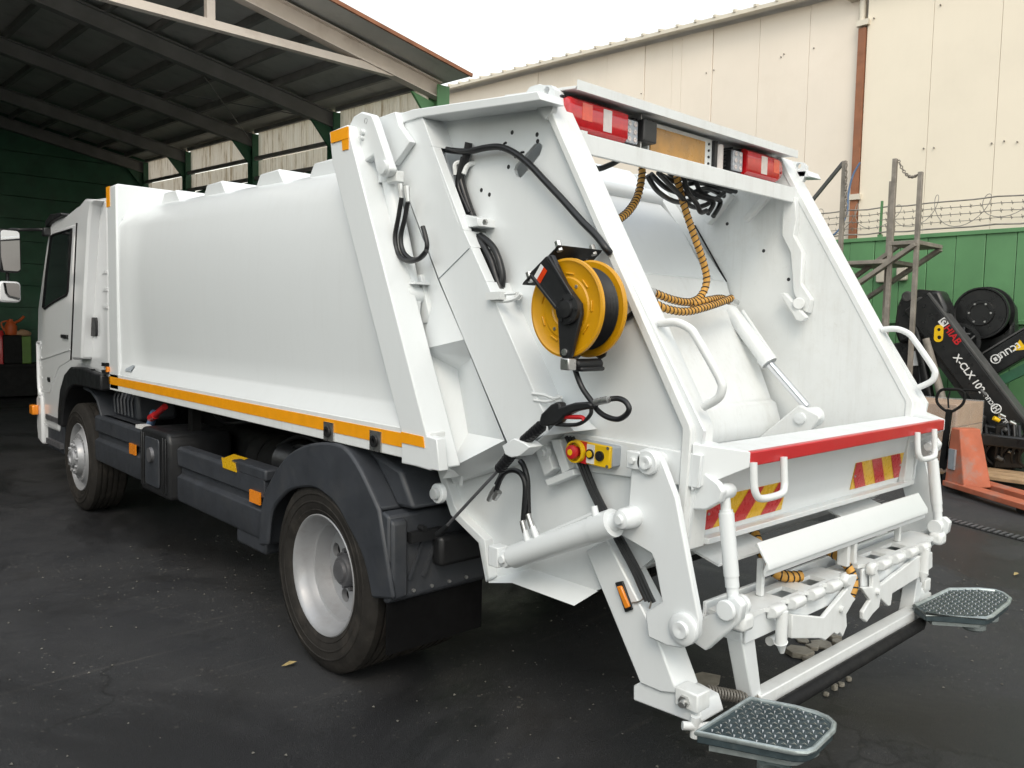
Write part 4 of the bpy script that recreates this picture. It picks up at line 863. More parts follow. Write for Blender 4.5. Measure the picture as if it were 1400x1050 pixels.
# front pockets between body frame and pillar (left side shows)
V = [(-1,0.537,1.783), (-1.045,0.417,1.905), (-1.045,0.243,1.664), (-1.07,0.508,1.613), (-1.05,0.586,1.668), (-1.045,0.194,1.591), (-0.95,0.403,1.53), (-0.95,0.321,1.261), (-1.045,-0.02,1.278), (-1.07,0.306,1.117), (-1.04,-0.068,1.214), (-0.935,0.435,1.018), (-1.045,0.749,2.435), (-1,0.739,2.098), (-1,0.88,2.361), (-0.93,0.259,0.804), (-0.935,-0.023,1.18)]
Fc = [(4,0,1,2,3),(3,2,5,6),(3,6,7,9),(6,5,8,7),(7,8,9),(9,8,10,11),(12,1,0,13,14),(11,10,16)]
for s in (-1, 1):
    a = MB(); a.add([(s*abs(x),y,z) for x,y,z in V], Fc); pk = obj('pocket_wall', a, 'white_paint', tail, smooth=20)
    a = MB(); a.plate([(0.76,2.386),(0.674,2.423),(0.623,2.084),(0.429,1.78),(0.544,1.663),(0.303,1.119),(0.316,1.036),(0.369,1.115),(0.598,1.61)], 'x', s*.995, s*.98); obj('recess_floor', a, 'white_paint', tail)
    a = MB(); a.plate([(0.593,1.61),(0.538,1.625),(0.494,1.614),(0.288,1.112),(0.322,1.075),(0.575,1.572)], 'x', s*1.085, s*.985); obj('front_flange', a, 'white_paint', tail, bevel=.004)
    a = MB(); a.plate([(0.508,1.084),(0.466,1.09),(0.379,0.941),(0.337,0.901),(0.17,0.83),(0.137,0.676),(0.16,0.651),(0.212,0.808),(0.403,0.891),(0.431,0.938)], 'x', s*.975, s*.925); obj('front_flange', a, 'white_paint', tail, bevel=.004)
    a = MB(); a.plate([(0.718,1.934),(0.571,1.942),(0.491,1.733),(0.634,1.713)], 'x', s*1.03, s*.985); obj('cylinder_pad', a, 'white_paint', tail, bevel=.004)
    yy, zz = (0.315,1.02)
    a = MB(); a.plate(circle(yy,zz,.042,20)+[], 'x', s*1.12, s*1.095); a.lathe([(0,.026),(-.02,.024),(-.022,0)], (s*1.12,yy,zz), (-s,0,0), 16); a.lathe([(0,.026),(.02,.024),(.022,0)], (s*1.12,yy,zz), (s,0,0), 16); obj('locking_lug', a, 'white_paint', tail, bevel=.003)
    # hinge plate with pins
    a = MB(); a.plate([(0.971,2.607),(0.915,2.657),(0.847,2.667),(0.763,2.64),(0.739,2.607),(0.61,2.382),(0.643,2.359),(0.689,2.361),(0.724,2.39),(0.748,2.46),(0.844,2.435),(0.894,2.484)], 'x', s*1.165, s*1.125); hg = obj('hinge_plate', a, 'white_paint', tail, bevel=.008)
    for (uy, uz), r_ in zip([(0.653,2.395),(0.826,2.571),(0.832,2.547)], (.03,.013,.011)):
        a = MB(); a.lathe([(0,r_),(-.018,r_*.95),(-.02,0)], (s*1.164,uy,uz), (-s,0,0), 20) if s > 0 else a.lathe([(0,r_),(-.018,r_*.95),(-.02,0)], (s*1.164,uy,uz), (1,0,0), 20); obj('pin', a, 'white_paint', hg)
    a = MB(); uy, uz = (0.808,2.619); a.lathe([(-.0015,.012),(.01,.012),(.01,0)], (s*1.165,uy,uz), (-s,0,0), 12); obj('hole', a, 'black_plastic', hg)
    a = MB(); p, q = [(-1.09,0.751,2.399),(-1.09,0.583,1.853)]; a.cyl((s*1.085,p[1],p[2]),(s*1.06,q[1],q[2]),.036,.036,24); a.cyl((s*1.085,p[1],p[2]+.02),(s*1.085,p[1]-.002,p[2]-.05),.043); lc = obj('lift_cylinder', a, 'white_paint', tail)
    y1, z1 = (0.574,1.85)
    a = MB(); a.lathe([(-.05,.0),(-.05,.02),(-.046,.022),(-.03,.023),(-.03,.038),(-.02,.04),(.02,.04),(.05,.036)], (s*1.08,y1,z1), (-s,0,0), 24); a.box(min(s*1.1,s*1.0),max(s*1.1,s*1.0),y1-.06,y1+.05,z1+.045,z1+.055); a.plate([(y1-.03,z1-.02),(y1+.03,z1-.02),(y1+.01,z1-.12),(y1-.02,z1-.12)],'x',s*1.075,s*1.045); obj('end_eye', a, 'white_paint', lc)
# lift cylinder hoses (left)
a = MB(); a.box(-1.13,-1.09,*sorted([(0.695,2.375)[0],(0.616,2.365)[0]]),(0.644,2.337)[1],(0.645,2.384)[1]); vb = obj('valve_block', a, 'white_worn', tail, bevel=.004)
for pts in ([(-1.12,0.603,2.324),(-1.12,0.597,2.292),(-1.12,0.591,2.26)], [(-1.12,0.554,2.309),(-1.12,0.547,2.268),(-1.12,0.542,2.243)]):
    a = MB(); a.tube(pts, [.014,.011,.009], 8); obj('hose_fitting', a, 'steel', vb)
for pts in ([(-1.12,0.591,2.266),(-1.12,0.612,2.19),(-1.12,0.638,2.098),(-1.12,0.609,2.023),(-1.12,0.537,1.992),(-1.12,0.462,1.997),(-1.12,0.406,2.028)], [(-1.1,0.57,2.254),(-1.1,0.596,2.175),(-1.1,0.623,2.098),(-1.1,0.599,2.034),(-1.1,0.528,1.999),(-1.1,0.459,2.011),(-1.1,0.429,2.055),(-1.1,0.461,2.134)]):
    a = MB(); a.tube(pts, .0105, 10, 7); obj('hydraulic_hose', a, 'hose_rubber', truck)

# ------------------------------------------------------------------ top light bar
hood = MB(); hood.plate([(-.155,2.635),(-.165,2.645),(.25,2.69),(.25,2.675)], 'x', -.84, .84); lb = obj('light_bar', hood, 'white_worn', truck, bevel=.002)
a = MB(); a.box(-.84,.84,-.172,-.166,2.628,2.666); obj('hood_lip', a, 'white_worn', lb)
a = MB(); a.box(-.82,.82,-.03,.0,2.47,2.66); obj('back_plate', a, 'white_worn', lb)
a = MB(); a.plate([(-.185,2.392),(-.185,2.468),(-.03,2.468),(-.03,2.455),(-.17,2.455),(-.17,2.392)], 'x', -.828, .828); obj('beam', a, 'white_worn', lb, bevel=.003)
a = MB(); a.plate([(-.19,2.385),(-.10,2.385),(-.10,2.50),(-.19,2.475)], 'x', -.824, -.80); obj('beam_end', a, 'white_worn', lb)
def rear_lamp(x0, x1, flip):
    y0 = -.125
    def X(t): return x0 + (x1-x0)*t if not flip else x1 - (x1-x0)*t
    a = MB(); a.plate(rrect(x0-.010, x1+.006, 2.486, 2.624, .03), 'y', -.03, -.10); ln = obj('tail_lamp', a, 'black_plastic', lb, bevel=.006)
    cuts = [0, .24, .40, .58, .72, 1.0] if not flip else [0, .10, .26, .45, .62, 1.0]; mats = ['lens_red','lens_orange','lens_red','lens_clear','lens_red']
    for i in (0, 1, 3):
        xa, xb = sorted((X(cuts[i]), X(cuts[i+1]))) if i else (x0, x1)
        def outline(x):   # rounded end near t=0
            t = (x-x0)/(x1-x0); t = 1-t if flip else t
            h = .062*min(1, math.sqrt(max(0.02, 1-(max(0, .10-t)/.105)**2))); return h
        n = 24; vs = []; fs = []
        for k in range(n+1):
            x = xa + (xb-xa)*k/n; h = outline(x); zc = 2.555
            for (fz, dy) in ((-1, -.095), (-1, -.118), (-.75, -.136), (.75, -.136), (1, -.118), (1, -.095)):
                vs.append((x, dy, zc + fz*h))
        for k in range(n):
            for q in range(5): fs.append((k*6+q, k*6+q+1, k*6+q+7, k*6+q+6))
        fs += [tuple(range(6)), tuple(n*6+q for q in reversed(range(6)))]
        if i in (1, 3):      # coloured window set into the red lens
            n = 1; vs = []; fs = []
            for x in (xa, xb):
                h = .060
                for fz, dy in ((-.35,-.130),(-.35,-.1372),(.74,-.1372),(.74,-.130)) if i == 1 else ((-.78,-.120),(-.72,-.1372),(.74,-.1372),(.80,-.125)): vs.append((x, dy, 2.555 + fz*h))
            fs = [(0,1,2,3),(7,6,5,4),(0,4,5,1),(1,5,6,2),(2,6,7,3)]
        a = MB(); a.add(vs, fs); obj('lens', a, mats[i], ln, smooth=60)
lx = [q[0] for q in [(-0.882,-0.13,2.525),(-0.486,-0.13,2.554),(-0.404,-0.13,2.553),(-0.374,-0.13,2.528),(-0.293,-0.13,2.526),(0.129,-0.13,2.512),(0.201,-0.13,2.516),(0.312,-0.13,2.539),(0.416,-0.13,2.548),(0.751,-0.13,2.549)]]
rear_lamp(lx[0]+.02, lx[1]-.01, False); rear_lamp(lx[8]+.005, lx[9], True)
for xa, xb in ((lx[1]+.002, lx[2]-.004), (lx[7]+.01, lx[8]-.012)):
    a = MB(); a.plate(rrect(xa-.006, xb+.006, 2.495, 2.60, .008), 'y', -.04, -.105); wl = obj('work_lamp', a, 'black_plastic', lb)
    a = MB(); a.plate(rrect(xa, xb, 2.50, 2.595, .006), 'y', -.104, -.118); obj('lens', a, 'led_grey', wl, bevel=.002)
    for i in range(3):
        for k in range(2):
            cx_, cz_ = xa + (xb-xa)*(k+.5)/2, 2.516+.032*i; a = MB(); a.lathe([(0,.010),(.004,.011),(.005,.006),(.001,0)], (cx_,-.117,cz_), (0,-1,0), 10); obj('led', a, 'lens_clear', wl)
    a = MB(); a.cyl(((xa+xb)/2,-.07,2.47),((xa+xb)/2,-.07,2.50),.012,seg=10); obj('stud', a, 'steel', wl)
a = MB(); a.box(lx[2]+.012, lx[2]+.018, -.12, -.03, 2.47, 2.63); obj('divider', a, 'steel', lb)
a = MB(); a.plate(rrect(lx[3]-.02, lx[4]-.012, 2.515, 2.61, .008), 'y', -.04, -.14); obj('camera_box', a, 'black_plastic', lb, bevel=.006)
a = MB(); a.plate(rrect(lx[3]-.045, lx[3]+.02, 2.495, 2.615, .008), 'y', -.03, -.10); obj('buzzer', a, 'black_plastic', lb, bevel=.006)
a = MB(); a.plate(rrect(lx[4]-.004, lx[5]+.06, 2.478, 2.625, .006), 'y', -.03, -.085); bz = obj('beacon_panel', a, 'white_worn', lb, bevel=.003)
a = MB(); a.plate(rrect(lx[4]+.006, lx[5]-.006, 2.49, 2.605, .004), 'y', -.08, -.092); obj('lens', a, 'lens_amber', bz, bevel=.002)
for k in range(4):
    a = MB(); a.cyl((lx[5]+.03,-.09,2.51+.03*k),(lx[5]+.03,-.084,2.51+.03*k),.006,seg=8); obj('screw', a, 'black_plastic', bz)
a = MB(); a.box(lx[6]-.012, lx[6]+.012, -.10, -.03, 2.478, 2.62); obj('cable_gland', a, 'black_plastic', lb)
a = MB(); a.cyl((lx[6]+.05,-.075,2.48),(lx[6]+.05,-.075,2.61),.028); obj('flasher', a, 'lens_clear', lb)
for k in range(5):
    a = MB(); zz = 2.52+.02*k; a.tube([(lx[6]+.09,-.05,zz),(lx[6]+.14,-.10,zz+.01),(lx[7]-.01,-.06,zz)], .005, 6, 4); obj('cable', a, 'hose_rubber', lb)

# ------------------------------------------------------------------ hopper interior: packer plate, blade, floor
a = MB(); a.plate([(.95,2.66),(.80,2.66),(.42,2.30),(.225,2.00),(.25,1.98),(.45,2.26),(.84,2.60)], 'x', -.74, .66)
pp = obj('packer_plate', a, 'white_paint', truck, bevel=.01)
a = MB(); a.tube([(-.74,.60,2.47),(.66,.60,2.47)], .05, 24); obj('rolled_edge', a, 'white_paint', pp)
for s, x0, x1 in ((1,.70,.815),(-1,-.815,-.77)):
    a = MB(); a.plate([(.95,2.66),(.72,2.64),(.21,1.99),(.16,1.85),(.30,1.85),(.5,2.2)], 'x', x0, x1); obj('slide_guide', a, 'white_paint', pp, bevel=.004)
a = MB(); a.plate([(.30,2.02),(.215,2.0),(.15,1.87),(.10,1.82),(-.105,1.36),(-.135,1.345),(-.165,1.25),(-.172,1.21),(-.16,1.175),(-.12,1.155),(-.05,1.16),(.0,1.3),(.28,1.85)], 'x', -.80, .80)
bl = obj('packer_blade', a, 'white_worn', truck, bevel=.008)
fl = [(-.945,1.295),(-.80,1.285),(-.76,1.05),(-.66,.92),(-.45,.80),(-.15,.76),(.15,.80),(.4,.95),(.6,1.15)]
a = MB(); n = len(fl); a.add([(x,y,z) for x in (-.83,.83) for y,z in fl], [(i,i+1,n+i+1,n+i) for i in range(n-1)])
a.v[:] = [(x,y,z) for x,y,z in a.v]; hf = obj('hopper_floor', a, 'white_worn', truck)
a = MB(); a.beam(*[(0.822,0.443,2.327),(0.822,0.218,1.996)], .004, .012, (1,0,0)); obj('slide_gap', a, 'black_rubber', tail)
# hydraulic cylinder beside the right wall
a = MB(); pC = [(0.7,0.109,1.829),(0.7,-0.14,1.555),(0.7,-0.357,1.347)]; a.cyl(pC[0], pC[1], .040, seg=28); a.cyl(Vector(pC[1])+(Vector(pC[0])-Vector(pC[1]))*.12, pC[1], .045, seg=28); hc = obj('blade_cylinder', a, 'white_paint', truck)
a = MB(); a.cyl(pC[1], pC[2], .022, seg=20); obj('rod', a, 'chrome', hc)
a = MB(); a.tube([(0.74,0.058,1.83),(0.74,-0.059,1.686),(0.74,-0.14,1.589)], .010, 8); obj('pipe', a, 'white_paint', hc)
yy, zz = (-0.379,1.297)
a = MB(); a.lathe([(-.06,0),(-.06,.03),(-.05,.05),(.05,.05),(.06,.03),(.06,0)], (.70,yy,zz), (1,0,0), 20); obj('rod_eye', a, 'white_paint', hc)
a = MB(); a.plate([(-0.363,1.361),(-0.471,1.323),(-0.476,1.302),(-0.409,1.208),(-0.179,1.143),(-0.136,1.161)], 'x', .60, .64); obj('cylinder_bracket', a, 'white_worn', truck, bevel=.008)
a = MB(); a.lathe([(0,.03),(.015,.028),(.018,0)], (.60,yy,zz), (-1,0,0), 16); obj('cylinder_pin', a, 'white_paint', truck)
# bent guard bracket on the right wall
a = MB(); a.plate([(-0.125,2.432),(-0.192,2.418),(-0.205,2.304),(-0.193,2.222),(-0.246,2.133),(-0.246,1.971),(-0.306,1.888),(-0.293,1.82),(-0.26,1.835),(-0.207,1.927),(-0.181,2.136),(-0.127,2.227)], 'x', .79, .83); gb = obj('wall_bracket', a, 'white_worn', tail, bevel=.004)
a = MB(); a.cyl((0.75,-0.261,1.868), (0.83,-0.218,1.871), .03); a.plate([(-0.15,1.919),(-0.174,1.926),(-0.302,1.797),(-0.279,1.775),(-0.247,1.782)], 'x', .755, .79); obj('hook_arm', a, 'white_worn', gb, bevel=.004)
for (yy, zz) in [(-0.002,2.156),(-0.155,1.998),(-0.161,1.871),(0.232,2.319)]:
    a = MB(); a.lathe([(.004,.010),(-.0005,.010),(-.0005,0)], (.8295,yy,zz), (1,0,0), 8); obj('drill_hole', a, 'black_plastic', tail)
a = MB(); a.plate([(0.355,2.349),(0.199,2.487),(0.17,2.46),(0.315,2.313)], 'x', .76, .81); a.plate([(0.092,2.335),(-0.042,2.461),(-0.061,2.429),(0.073,2.309)], 'x', .76, .80); obj('upper_bracket', a, 'white_worn', tail, bevel=.006)
# striped spiral-wrapped hoses inside the hopper
def striped(pts, r=.017, name='wrapped_hose'):
    a = MB(); a.tube(pts, r, 12, 8); h = obj(name, a, 'spiral_tan', truck)
    a = MB(); a.helix(pts, r*1.0, .027, .0034, 5, 10, 8); obj('spiral_gap', a, 'hose_rubber', h); return h
striped([(-0.077,0.12,2.487), (-0.079,0.12,2.429), (-0.132,0.1,2.335), (-0.258,0.05,2.249), (-0.415,0,2.18), (-0.523,0,2.123)])
striped([(0.1,0.05,2.462), (0.133,0.05,2.39), (0.159,0.03,2.293), (0.196,0,2.171), (0.249,-0.02,2.049), (0.265,-0.03,1.961), (0.22,-0.03,1.887), (0.116,-0.04,1.855), (-0.031,-0.05,1.86), (-0.181,-0.05,1.888)])
striped([(-0.209,-0.06,1.86), (-0.153,-0.08,1.822), (0.002,-0.09,1.806), (0.193,-0.08,1.833), (0.491,-0.03,1.887)])
striped([(0.129,-0.04,1.845), (0.235,-0.05,1.866), (0.407,-0.02,1.884), (0.525,0,1.873)])
for p, q in (((-0.181,-0.05,1.888), (-0.251,-0.05,1.898)), ((-0.198,-0.06,1.85), (-0.26,-0.06,1.829)), ((0.478,-0.03,1.882), (0.581,0,1.868))):
    a = MB(); a.cyl(p, q, .02, seg=8); obj('hose_fitting', a, 'steel', truck)
BND = [[(-0.124,0.05,2.431), (-0.038,0.05,2.368), (0.175,0.1,2.351), (0.355,0.12,2.389), (0.558,0.15,2.469), (0.732,0.15,2.476)],
 [(-0.034,0.1,2.457), (0.094,0.1,2.405), (0.263,0.1,2.401), (0.448,0.12,2.452), (0.618,0.12,2.435)],
 [(-0.108,0,2.441), (0.063,0.02,2.378), (0.227,0.05,2.331), (0.395,0.08,2.36), (0.586,0.1,2.445)],
 [(0.025,0.08,2.456), (0.203,0.08,2.427), (0.286,0.05,2.388), (0.385,0.03,2.368), (0.329,0.02,2.303)],
 [(0.134,0.12,2.49), (0.227,0.12,2.445), (0.382,0.12,2.473), (0.581,0.12,2.477), (0.728,0.12,2.472)],
 [(0.117,0.02,2.461), (0.151,0.02,2.389), (0.198,0,2.337), (0.237,0,2.299), (0.286,0,2.311)],
 [(0.321,0.1,2.477), (0.346,0.08,2.42), (0.381,0.05,2.392), (0.48,0.05,2.382), (0.419,0.05,2.301)],
 [(0.253,0.14,2.48), (0.378,0.14,2.49), (0.542,0.14,2.489), (0.7,0.14,2.502)],
 [(-0.605,0,2.449), (-0.479,0.05,2.413), (-0.383,0.05,2.443), (-0.31,0.05,2.476), (-0.217,0.05,2.477)]]
for pts in BND:
    a = MB(); a.tube(pts, .0125, 8, 6); obj('hydraulic_hose', a, 'hose_rubber', truck)
a = MB(); a.box(-.80,-.66,-.02,.10,2.36,2.47); obj('junction_box', a, 'box_grey', truck, bevel=.008)

# ------------------------------------------------------------------ loading lip, hazard boards, handles
a = MB(); a.box(-.83,.83,-.962,-.935,1.285,1.332); obj('red_edge_bar', a, 'signal_red', truck, bevel=.004)
a = MB(); a.add([(-.83,-.935,1.325),(.83,-.935,1.325),(.83,-.79,1.335),(-.83,-.79,1.335),(-.83,-.935,1.29),(.83,-.935,1.29),(.83,-.80,1.26),(-.83,-.80,1.26)], [(0,1,2,3),(7,6,5,4),(0,4,5,1),(1,5,6,2),(2,6,7,3),(3,7,4,0)])
lip = obj('loading_lip', a, 'white_worn', truck, bevel=.003)
a = MB(); a.plate([(-.80,1.285),(-.812,1.27),(-.765,.995),(-.745,.995),(-.78,1.285)], 'x', -.83, .83); rp = obj('hopper_rear_plate', a, 'white_paint', truck, bevel=.004)
a = MB(); a.plate([(-.79,1.02),(-.82,1.02),(-.82,1.0),(-.72,.985),(-.72,1.0)], 'x', -.83, .83); obj('lower_fold', a, 'white_paint', rp, bevel=.003)
for s in (-1, 1):
    a = MB(); a.add([(s*.951,-.825,1.355),(s*.951,-.825,1.20),(s*.83,-.965,1.335),(s*.83,-.965,1.285),(s*.835,-.80,1.355),(s*.835,-.80,1.20)],[(0,2,3,1),(0,4,2),(1,3,5),(2,4,5,3),(0,1,5,4)]); obj('lip_gusset', a, 'white_paint', lip, bevel=.003)
    # U handles below the red bar
    xa, xb = (.82, .63) if s < 0 else (.69, .50)
    a = MB(); a.tube([(s*xa,-.97,1.30),(s*xa,-.975,1.235),(s*(xa-.005),-.98,1.20),(s*(xa-.035),-.985,1.18),(s*(xb+.035),-.985,1.18),(s*(xb+.005),-.98,1.20),(s*xb,-.975,1.235),(s*xb,-.97,1.30)], .0125, 12, 4); obj('grab_handle', a, 'white_worn', truck)
    # long grab handles on the slanting flanges
    H = [(-0.632,1.742),(-0.702,1.746),(-0.759,1.724),(-0.786,1.694),(-0.837,1.626),(-0.881,1.562),(-0.888,1.534),(-0.873,1.502),(-0.821,1.471)]
    a = MB(); a.tube([(s*.89,y,z) for y,z in H], .0145, 12, 4); obj('grab_handle', a, 'white_worn', truck)
# hazard boards on the rear plate: real strips on a backing
def yz(z): return -.812 + (-.765+.812)*(1.27-z)/(1.27-.995) - .004
def hazard(x0, x1, z0, z1, flip):
    a = MB(); t = .003
    a.add([(x0,yz(z0),z0),(x1,yz(z0),z0),(x1,yz(z1),z1),(x0,yz(z1),z1),(x0,yz(z0)+t,z0),(x1,yz(z0)+t,z0),(x1,yz(z1)+t,z1),(x0,yz(z1)+t,z1)], [(0,1,2,3),(7,6,5,4),(0,4,5,1),(1,5,6,2),(2,6,7,3),(3,7,4,0)])
    hb = obj('hazard_board', a, 'tape_yellow', rp)
    w = (x1-x0)*.2
    xx = x0 - .05
    xx -= 2*w
    while xx < x1 + .3:
        # slanting red band clipped to the board
        sl = (z1-z0)*.8
        if flip: q = [(xx,z1),(xx+w,z1),(xx+w+sl,z0),(xx+sl,z0)]
        else: q = [(xx,z0),(xx+w,z0),(xx+w+sl,z1),(xx+sl,z1)]
        def clip(poly, xc, keep):
            out = []
            for i in range(len(poly)):
                p, r_ = poly[i], poly[(i+1) % len(poly)]; ip = (p[0] >= xc) == keep; ir = (r_[0] >= xc) == keep
                if ip: out.append(p)
                if ip != ir: t_ = (xc-p[0])/(r_[0]-p[0]); out.append((xc, p[1]+t_*(r_[1]-p[1])))
            return out
        q = clip(q, x0, True)
        if len(q) > 2: q = clip(q, x1, False)
        if len(q) > 2:
            b_ = MB(); b_.add([(x, yz(z)-.0012, z) for x, z in q], [tuple(range(len(q)))]); obj('red_band', b_, 'tape_red', hb)
        xx += 2*w
    for x in (x0+.015, x1-.015):
        b_ = MB(); z = (z0+z1)/2; b_.lathe([(0,.006),(.003,.005),(.003,0)], (x,yz(z)-.001,z), (0,-1,0), 8); obj('rivet', b_, 'steel', hb)
hl = [(-0.801,-0.79,1.127),(-0.262,-0.79,1.151)]; hr = [(0.328,-0.79,1.155),(0.848,-0.79,1.166)]
hazard(-.80, -.275, 1.035, 1.15, False); hazard(.31, .815, 1.04, 1.16, True)
# number-plate / lamp flaps hanging below the rear plate
for s in (-1, 1):
    x0, x1 = (-.78,-.42) if s < 0 else (.22,.62)
    a = MB(); a.add([(x0,-.66,.97),(x1,-.66,.97),(x1,-.83,.925),(x0,-.83,.925),(x0,-.66,.962),(x1,-.66,.962),(x1,-.83,.917),(x0,-.83,.917)], [(0,1,2,3),(7,6,5,4),(0,4,5,1),(1,5,6,2),(2,6,7,3),(3,7,4,0)]); lf = obj('lamp_flap', a, 'white_worn', truck)
    a = MB(); a.box(x0+.04, x0+.22, -.70, -.66, .955, .992); obj('lower_lamp', a, 'lens_red', lf, bevel=.006)
    a = MB(); a.box(x0+.23, x0+.29, -.70, -.66, .955, .992); obj('lower_lamp', a, 'lens_orange', lf, bevel=.006)

# ------------------------------------------------------------------ hose reel on the left side
RC = (-.455, 1.787); RR = .165
a = MB()
a.add([(-1.165,-.235,1.878),(-1.165,-.405,2.0),(-.94,-.405,2.0),(-.94,-.235,1.878),(-1.165,-.231,1.87),(-1.165,-.401,1.992),(-.94,-.401,1.992),(-.94,-.231,1.87)], [(0,1,2,3),(7,6,5,4),(0,4,5,1),(1,5,6,2),(2,6,7,3),(3,7,4,0)])
reel = obj('hose_reel', a, 'black_plastic', truck)
for x in (-1.145, -.97):
    for (yy, zz) in ((-.25,1.893),(-.39,1.993)):
        b_ = MB(); b_.cyl((x,yy-.005,zz-.012),(x,yy+.008,zz+.022),.012,seg=6); obj('bolt', b_, 'steel', reel)
for x0, x1, nm in ((-1.200,-1.182,'front_arm'), (-1.03,-1.018,'back_arm')):
    a = MB()
    arm = [(-.255,1.905),(-.335,1.96),(-.365,1.965),(-.43,1.87),(-.50,1.80),(-.505,1.765),(-.462,1.625),(-.437,1.612),(-.412,1.628),(-.40,1.74),(-.405,1.775)]
    arm = [(y-.045, z) for y, z in arm]; a.plate(arm, 'x', x0, x1); fa = obj(nm, a, 'black_plastic', reel, bevel=.004)
    if nm == 'front_arm':
        for pts in ([(-.27,1.90),(-.40,1.785)], [(-.355,1.955),(-.49,1.80)]):
            b_ = MB(); b_.beam((-1.204,pts[0][0]-.045,pts[0][1]),(-1.204,pts[1][0]-.045,pts[1][1]),.012,.014,(1,0,0)); obj('arm_rib', b_, 'black_plastic', fa, bevel=.003)
        b_ = MB(); b_.lathe([(0,.052),(-.012,.050),(-.014,.03),(-.024,.028),(-.026,.0)], (-1.200,-.497,1.782), (1,0,0), 24); obj('hub_cap', b_, 'black_plastic', fa)
        for k in range(6):
            an = k*PI/3; b_ = MB(); b_.cyl((-1.217,-.497+.04*math.cos(an),1.782+.04*math.sin(an)),(-1.211,-.497+.04*math.cos(an),1.782+.04*math.sin(an)),.006,seg=8); obj('hub_bolt', b_, 'black_plastic', fa)
        b_ = MB(); d = Vector((0,-.62,.78)); e = Vector((0,-.78,-.62)); c0 = Vector((-1.2015,-.375,1.925))
        b_.add([c0+d*.03*.0, c0+e*.022, c0+e*.022-d*.06, c0-d*.06], [(0,1,2,3)]); obj('orange_label', b_, 'lens_orange', fa)
        b_ = MB(); c1 = c0 - e*.018; b_.add([c1, c1+e*.018, c1+e*.018-d*.06, c1-d*.06], [(0,1,2,3)]); obj('white_label', b_, 'sticker_white', fa)
        b_ = MB(); b_.lathe([(0,.012),(-.006,.011),(-.006,0)], (-1.200,-.482,1.64), (1,0,0), 12); obj('pin', b_, 'steel', fa)
for x, s in ((-1.17, 1), (-1.055, -1)):
    a = MB(); a.lathe([(.0,.02),(0,.06),(-.004*s,.065),(-.004*s,.10),(.0,.105),(.0,.148),(-.006*s,.158),(-.004*s,.166),(.006*s,.167),(.010*s,.16),(.008*s,.15),(.008*s,.02)], (x,*RC), (1,0,0), 64); dk = obj('disc', a, 'reel_yellow', reel)
    if s > 0:
        for k in range(9):
            an = k*2*PI/9+.3; c_ = Vector((x-.001, RC[0]+.115*math.cos(an), RC[1]+.115*math.sin(an))); t_ = Vector((0,-math.sin(an),math.cos(an)))
            b_ = MB(); b_.beam(c_-t_*.018, c_+t_*.018, .006, .007, (1,0,0)); obj('pressed_rib', b_, 'reel_yellow', dk, bevel=.002)
        for k in range(4):
            an = k*PI/2+.6; b_ = MB(); b_.lathe([(0,.007),(-.006,.006),(-.006,0)], (x-.001, RC[0]+.085*math.cos(an), RC[1]+.085*math.sin(an)), (1,0,0), 8); obj('disc_bolt', b_, 'steel', dk)
a = MB(); prof = []
for i in range(7):
    t = -1.158 + .0142*i
    prof += [(t+1.158, .135), (t+1.158+.005, .142), (t+1.158+.0115, .135)]
a.lathe(prof, (-1.158,*RC), (1,0,0), 48); obj('wound_hose', a, 'hose_rubber', reel)
a = MB(); a.cyl((-1.16,-.49,1.60),(-1.03,-.49,1.60),.018,seg=14); a.box(-1.15,-1.03,-.515,-.465,1.575,1.592); obj('hose_guide', a, 'black_plastic', reel, bevel=.008)
a = MB(); a.box(-1.205,-1.165,-.505,-.465,1.58,1.62); obj('guide_clamp', a, 'steel', reel, bevel=.004)
a = MB(); a.lathe([(0,.012),(.01,.026),(.035,.026),(.045,.014)], (-1.12,-0.444,1.612), (0,0,1), 16); obj('hose_stop', a, 'hose_rubber', reel)
a = MB(); a.tube([(-1.12,-0.444,1.612),(-1.12,-0.462,1.567),(-1.12,-0.491,1.519),(-1.12,-0.532,1.48),(-1.12,-0.556,1.46)], .0095, 10, 6); obj('reel_hose', a, 'hose_rubber', truck)
a = MB(); a.tube([(-1.1,-0.521,1.469),(-1.1,-0.549,1.444),(-1.1,-0.588,1.428),(-1.1,-0.635,1.425),(-1.1,-0.669,1.443),(-1.1,-0.68,1.465),(-1.1,-0.664,1.485),(-1.1,-0.633,1.493),(-1.1,-0.592,1.487)], .0095, 10, 8); obj('reel_hose', a, 'hose_rubber', truck)
a = MB(); a.tube([(-0.94,-0.498,1.753),(-0.94,-0.531,1.761),(-0.94,-0.556,1.776)], .011, 8, 4); obj('reel_hose', a, 'hose_rubber', truck)
# ------------------------------------------------------------------ spray gun and lance
GX = -1.12
a = MB(); a.cyl((-1.12,-0.609,1.489), (-1.12,-0.552,1.475), .0125, seg=12); gun = obj('spray_gun', a, 'steel', truck)
a = MB(); a.plate([(-0.301,1.38),(-0.311,1.413),(-0.358,1.451),(-0.389,1.464),(-0.404,1.46),(-0.404,1.447),(-0.473,1.468),(-0.533,1.476),(-0.552,1.467),(-0.546,1.455),(-0.474,1.438),(-0.423,1.416),(-0.402,1.393),(-0.367,1.377),(-0.316,1.369)], 'x', GX-.018, GX+.018); obj('gun_body', a, 'black_plastic', gun, bevel=.007)
a = MB(); a.tube([(-1.12,-0.371,1.382),(-1.12,-0.424,1.385),(-1.12,-0.475,1.393),(-1.12,-0.512,1.412),(-1.12,-0.534,1.436),(-1.12,-0.533,1.456)], .007, 8, 5); obj('trigger_guard', a, 'black_plastic', gun)
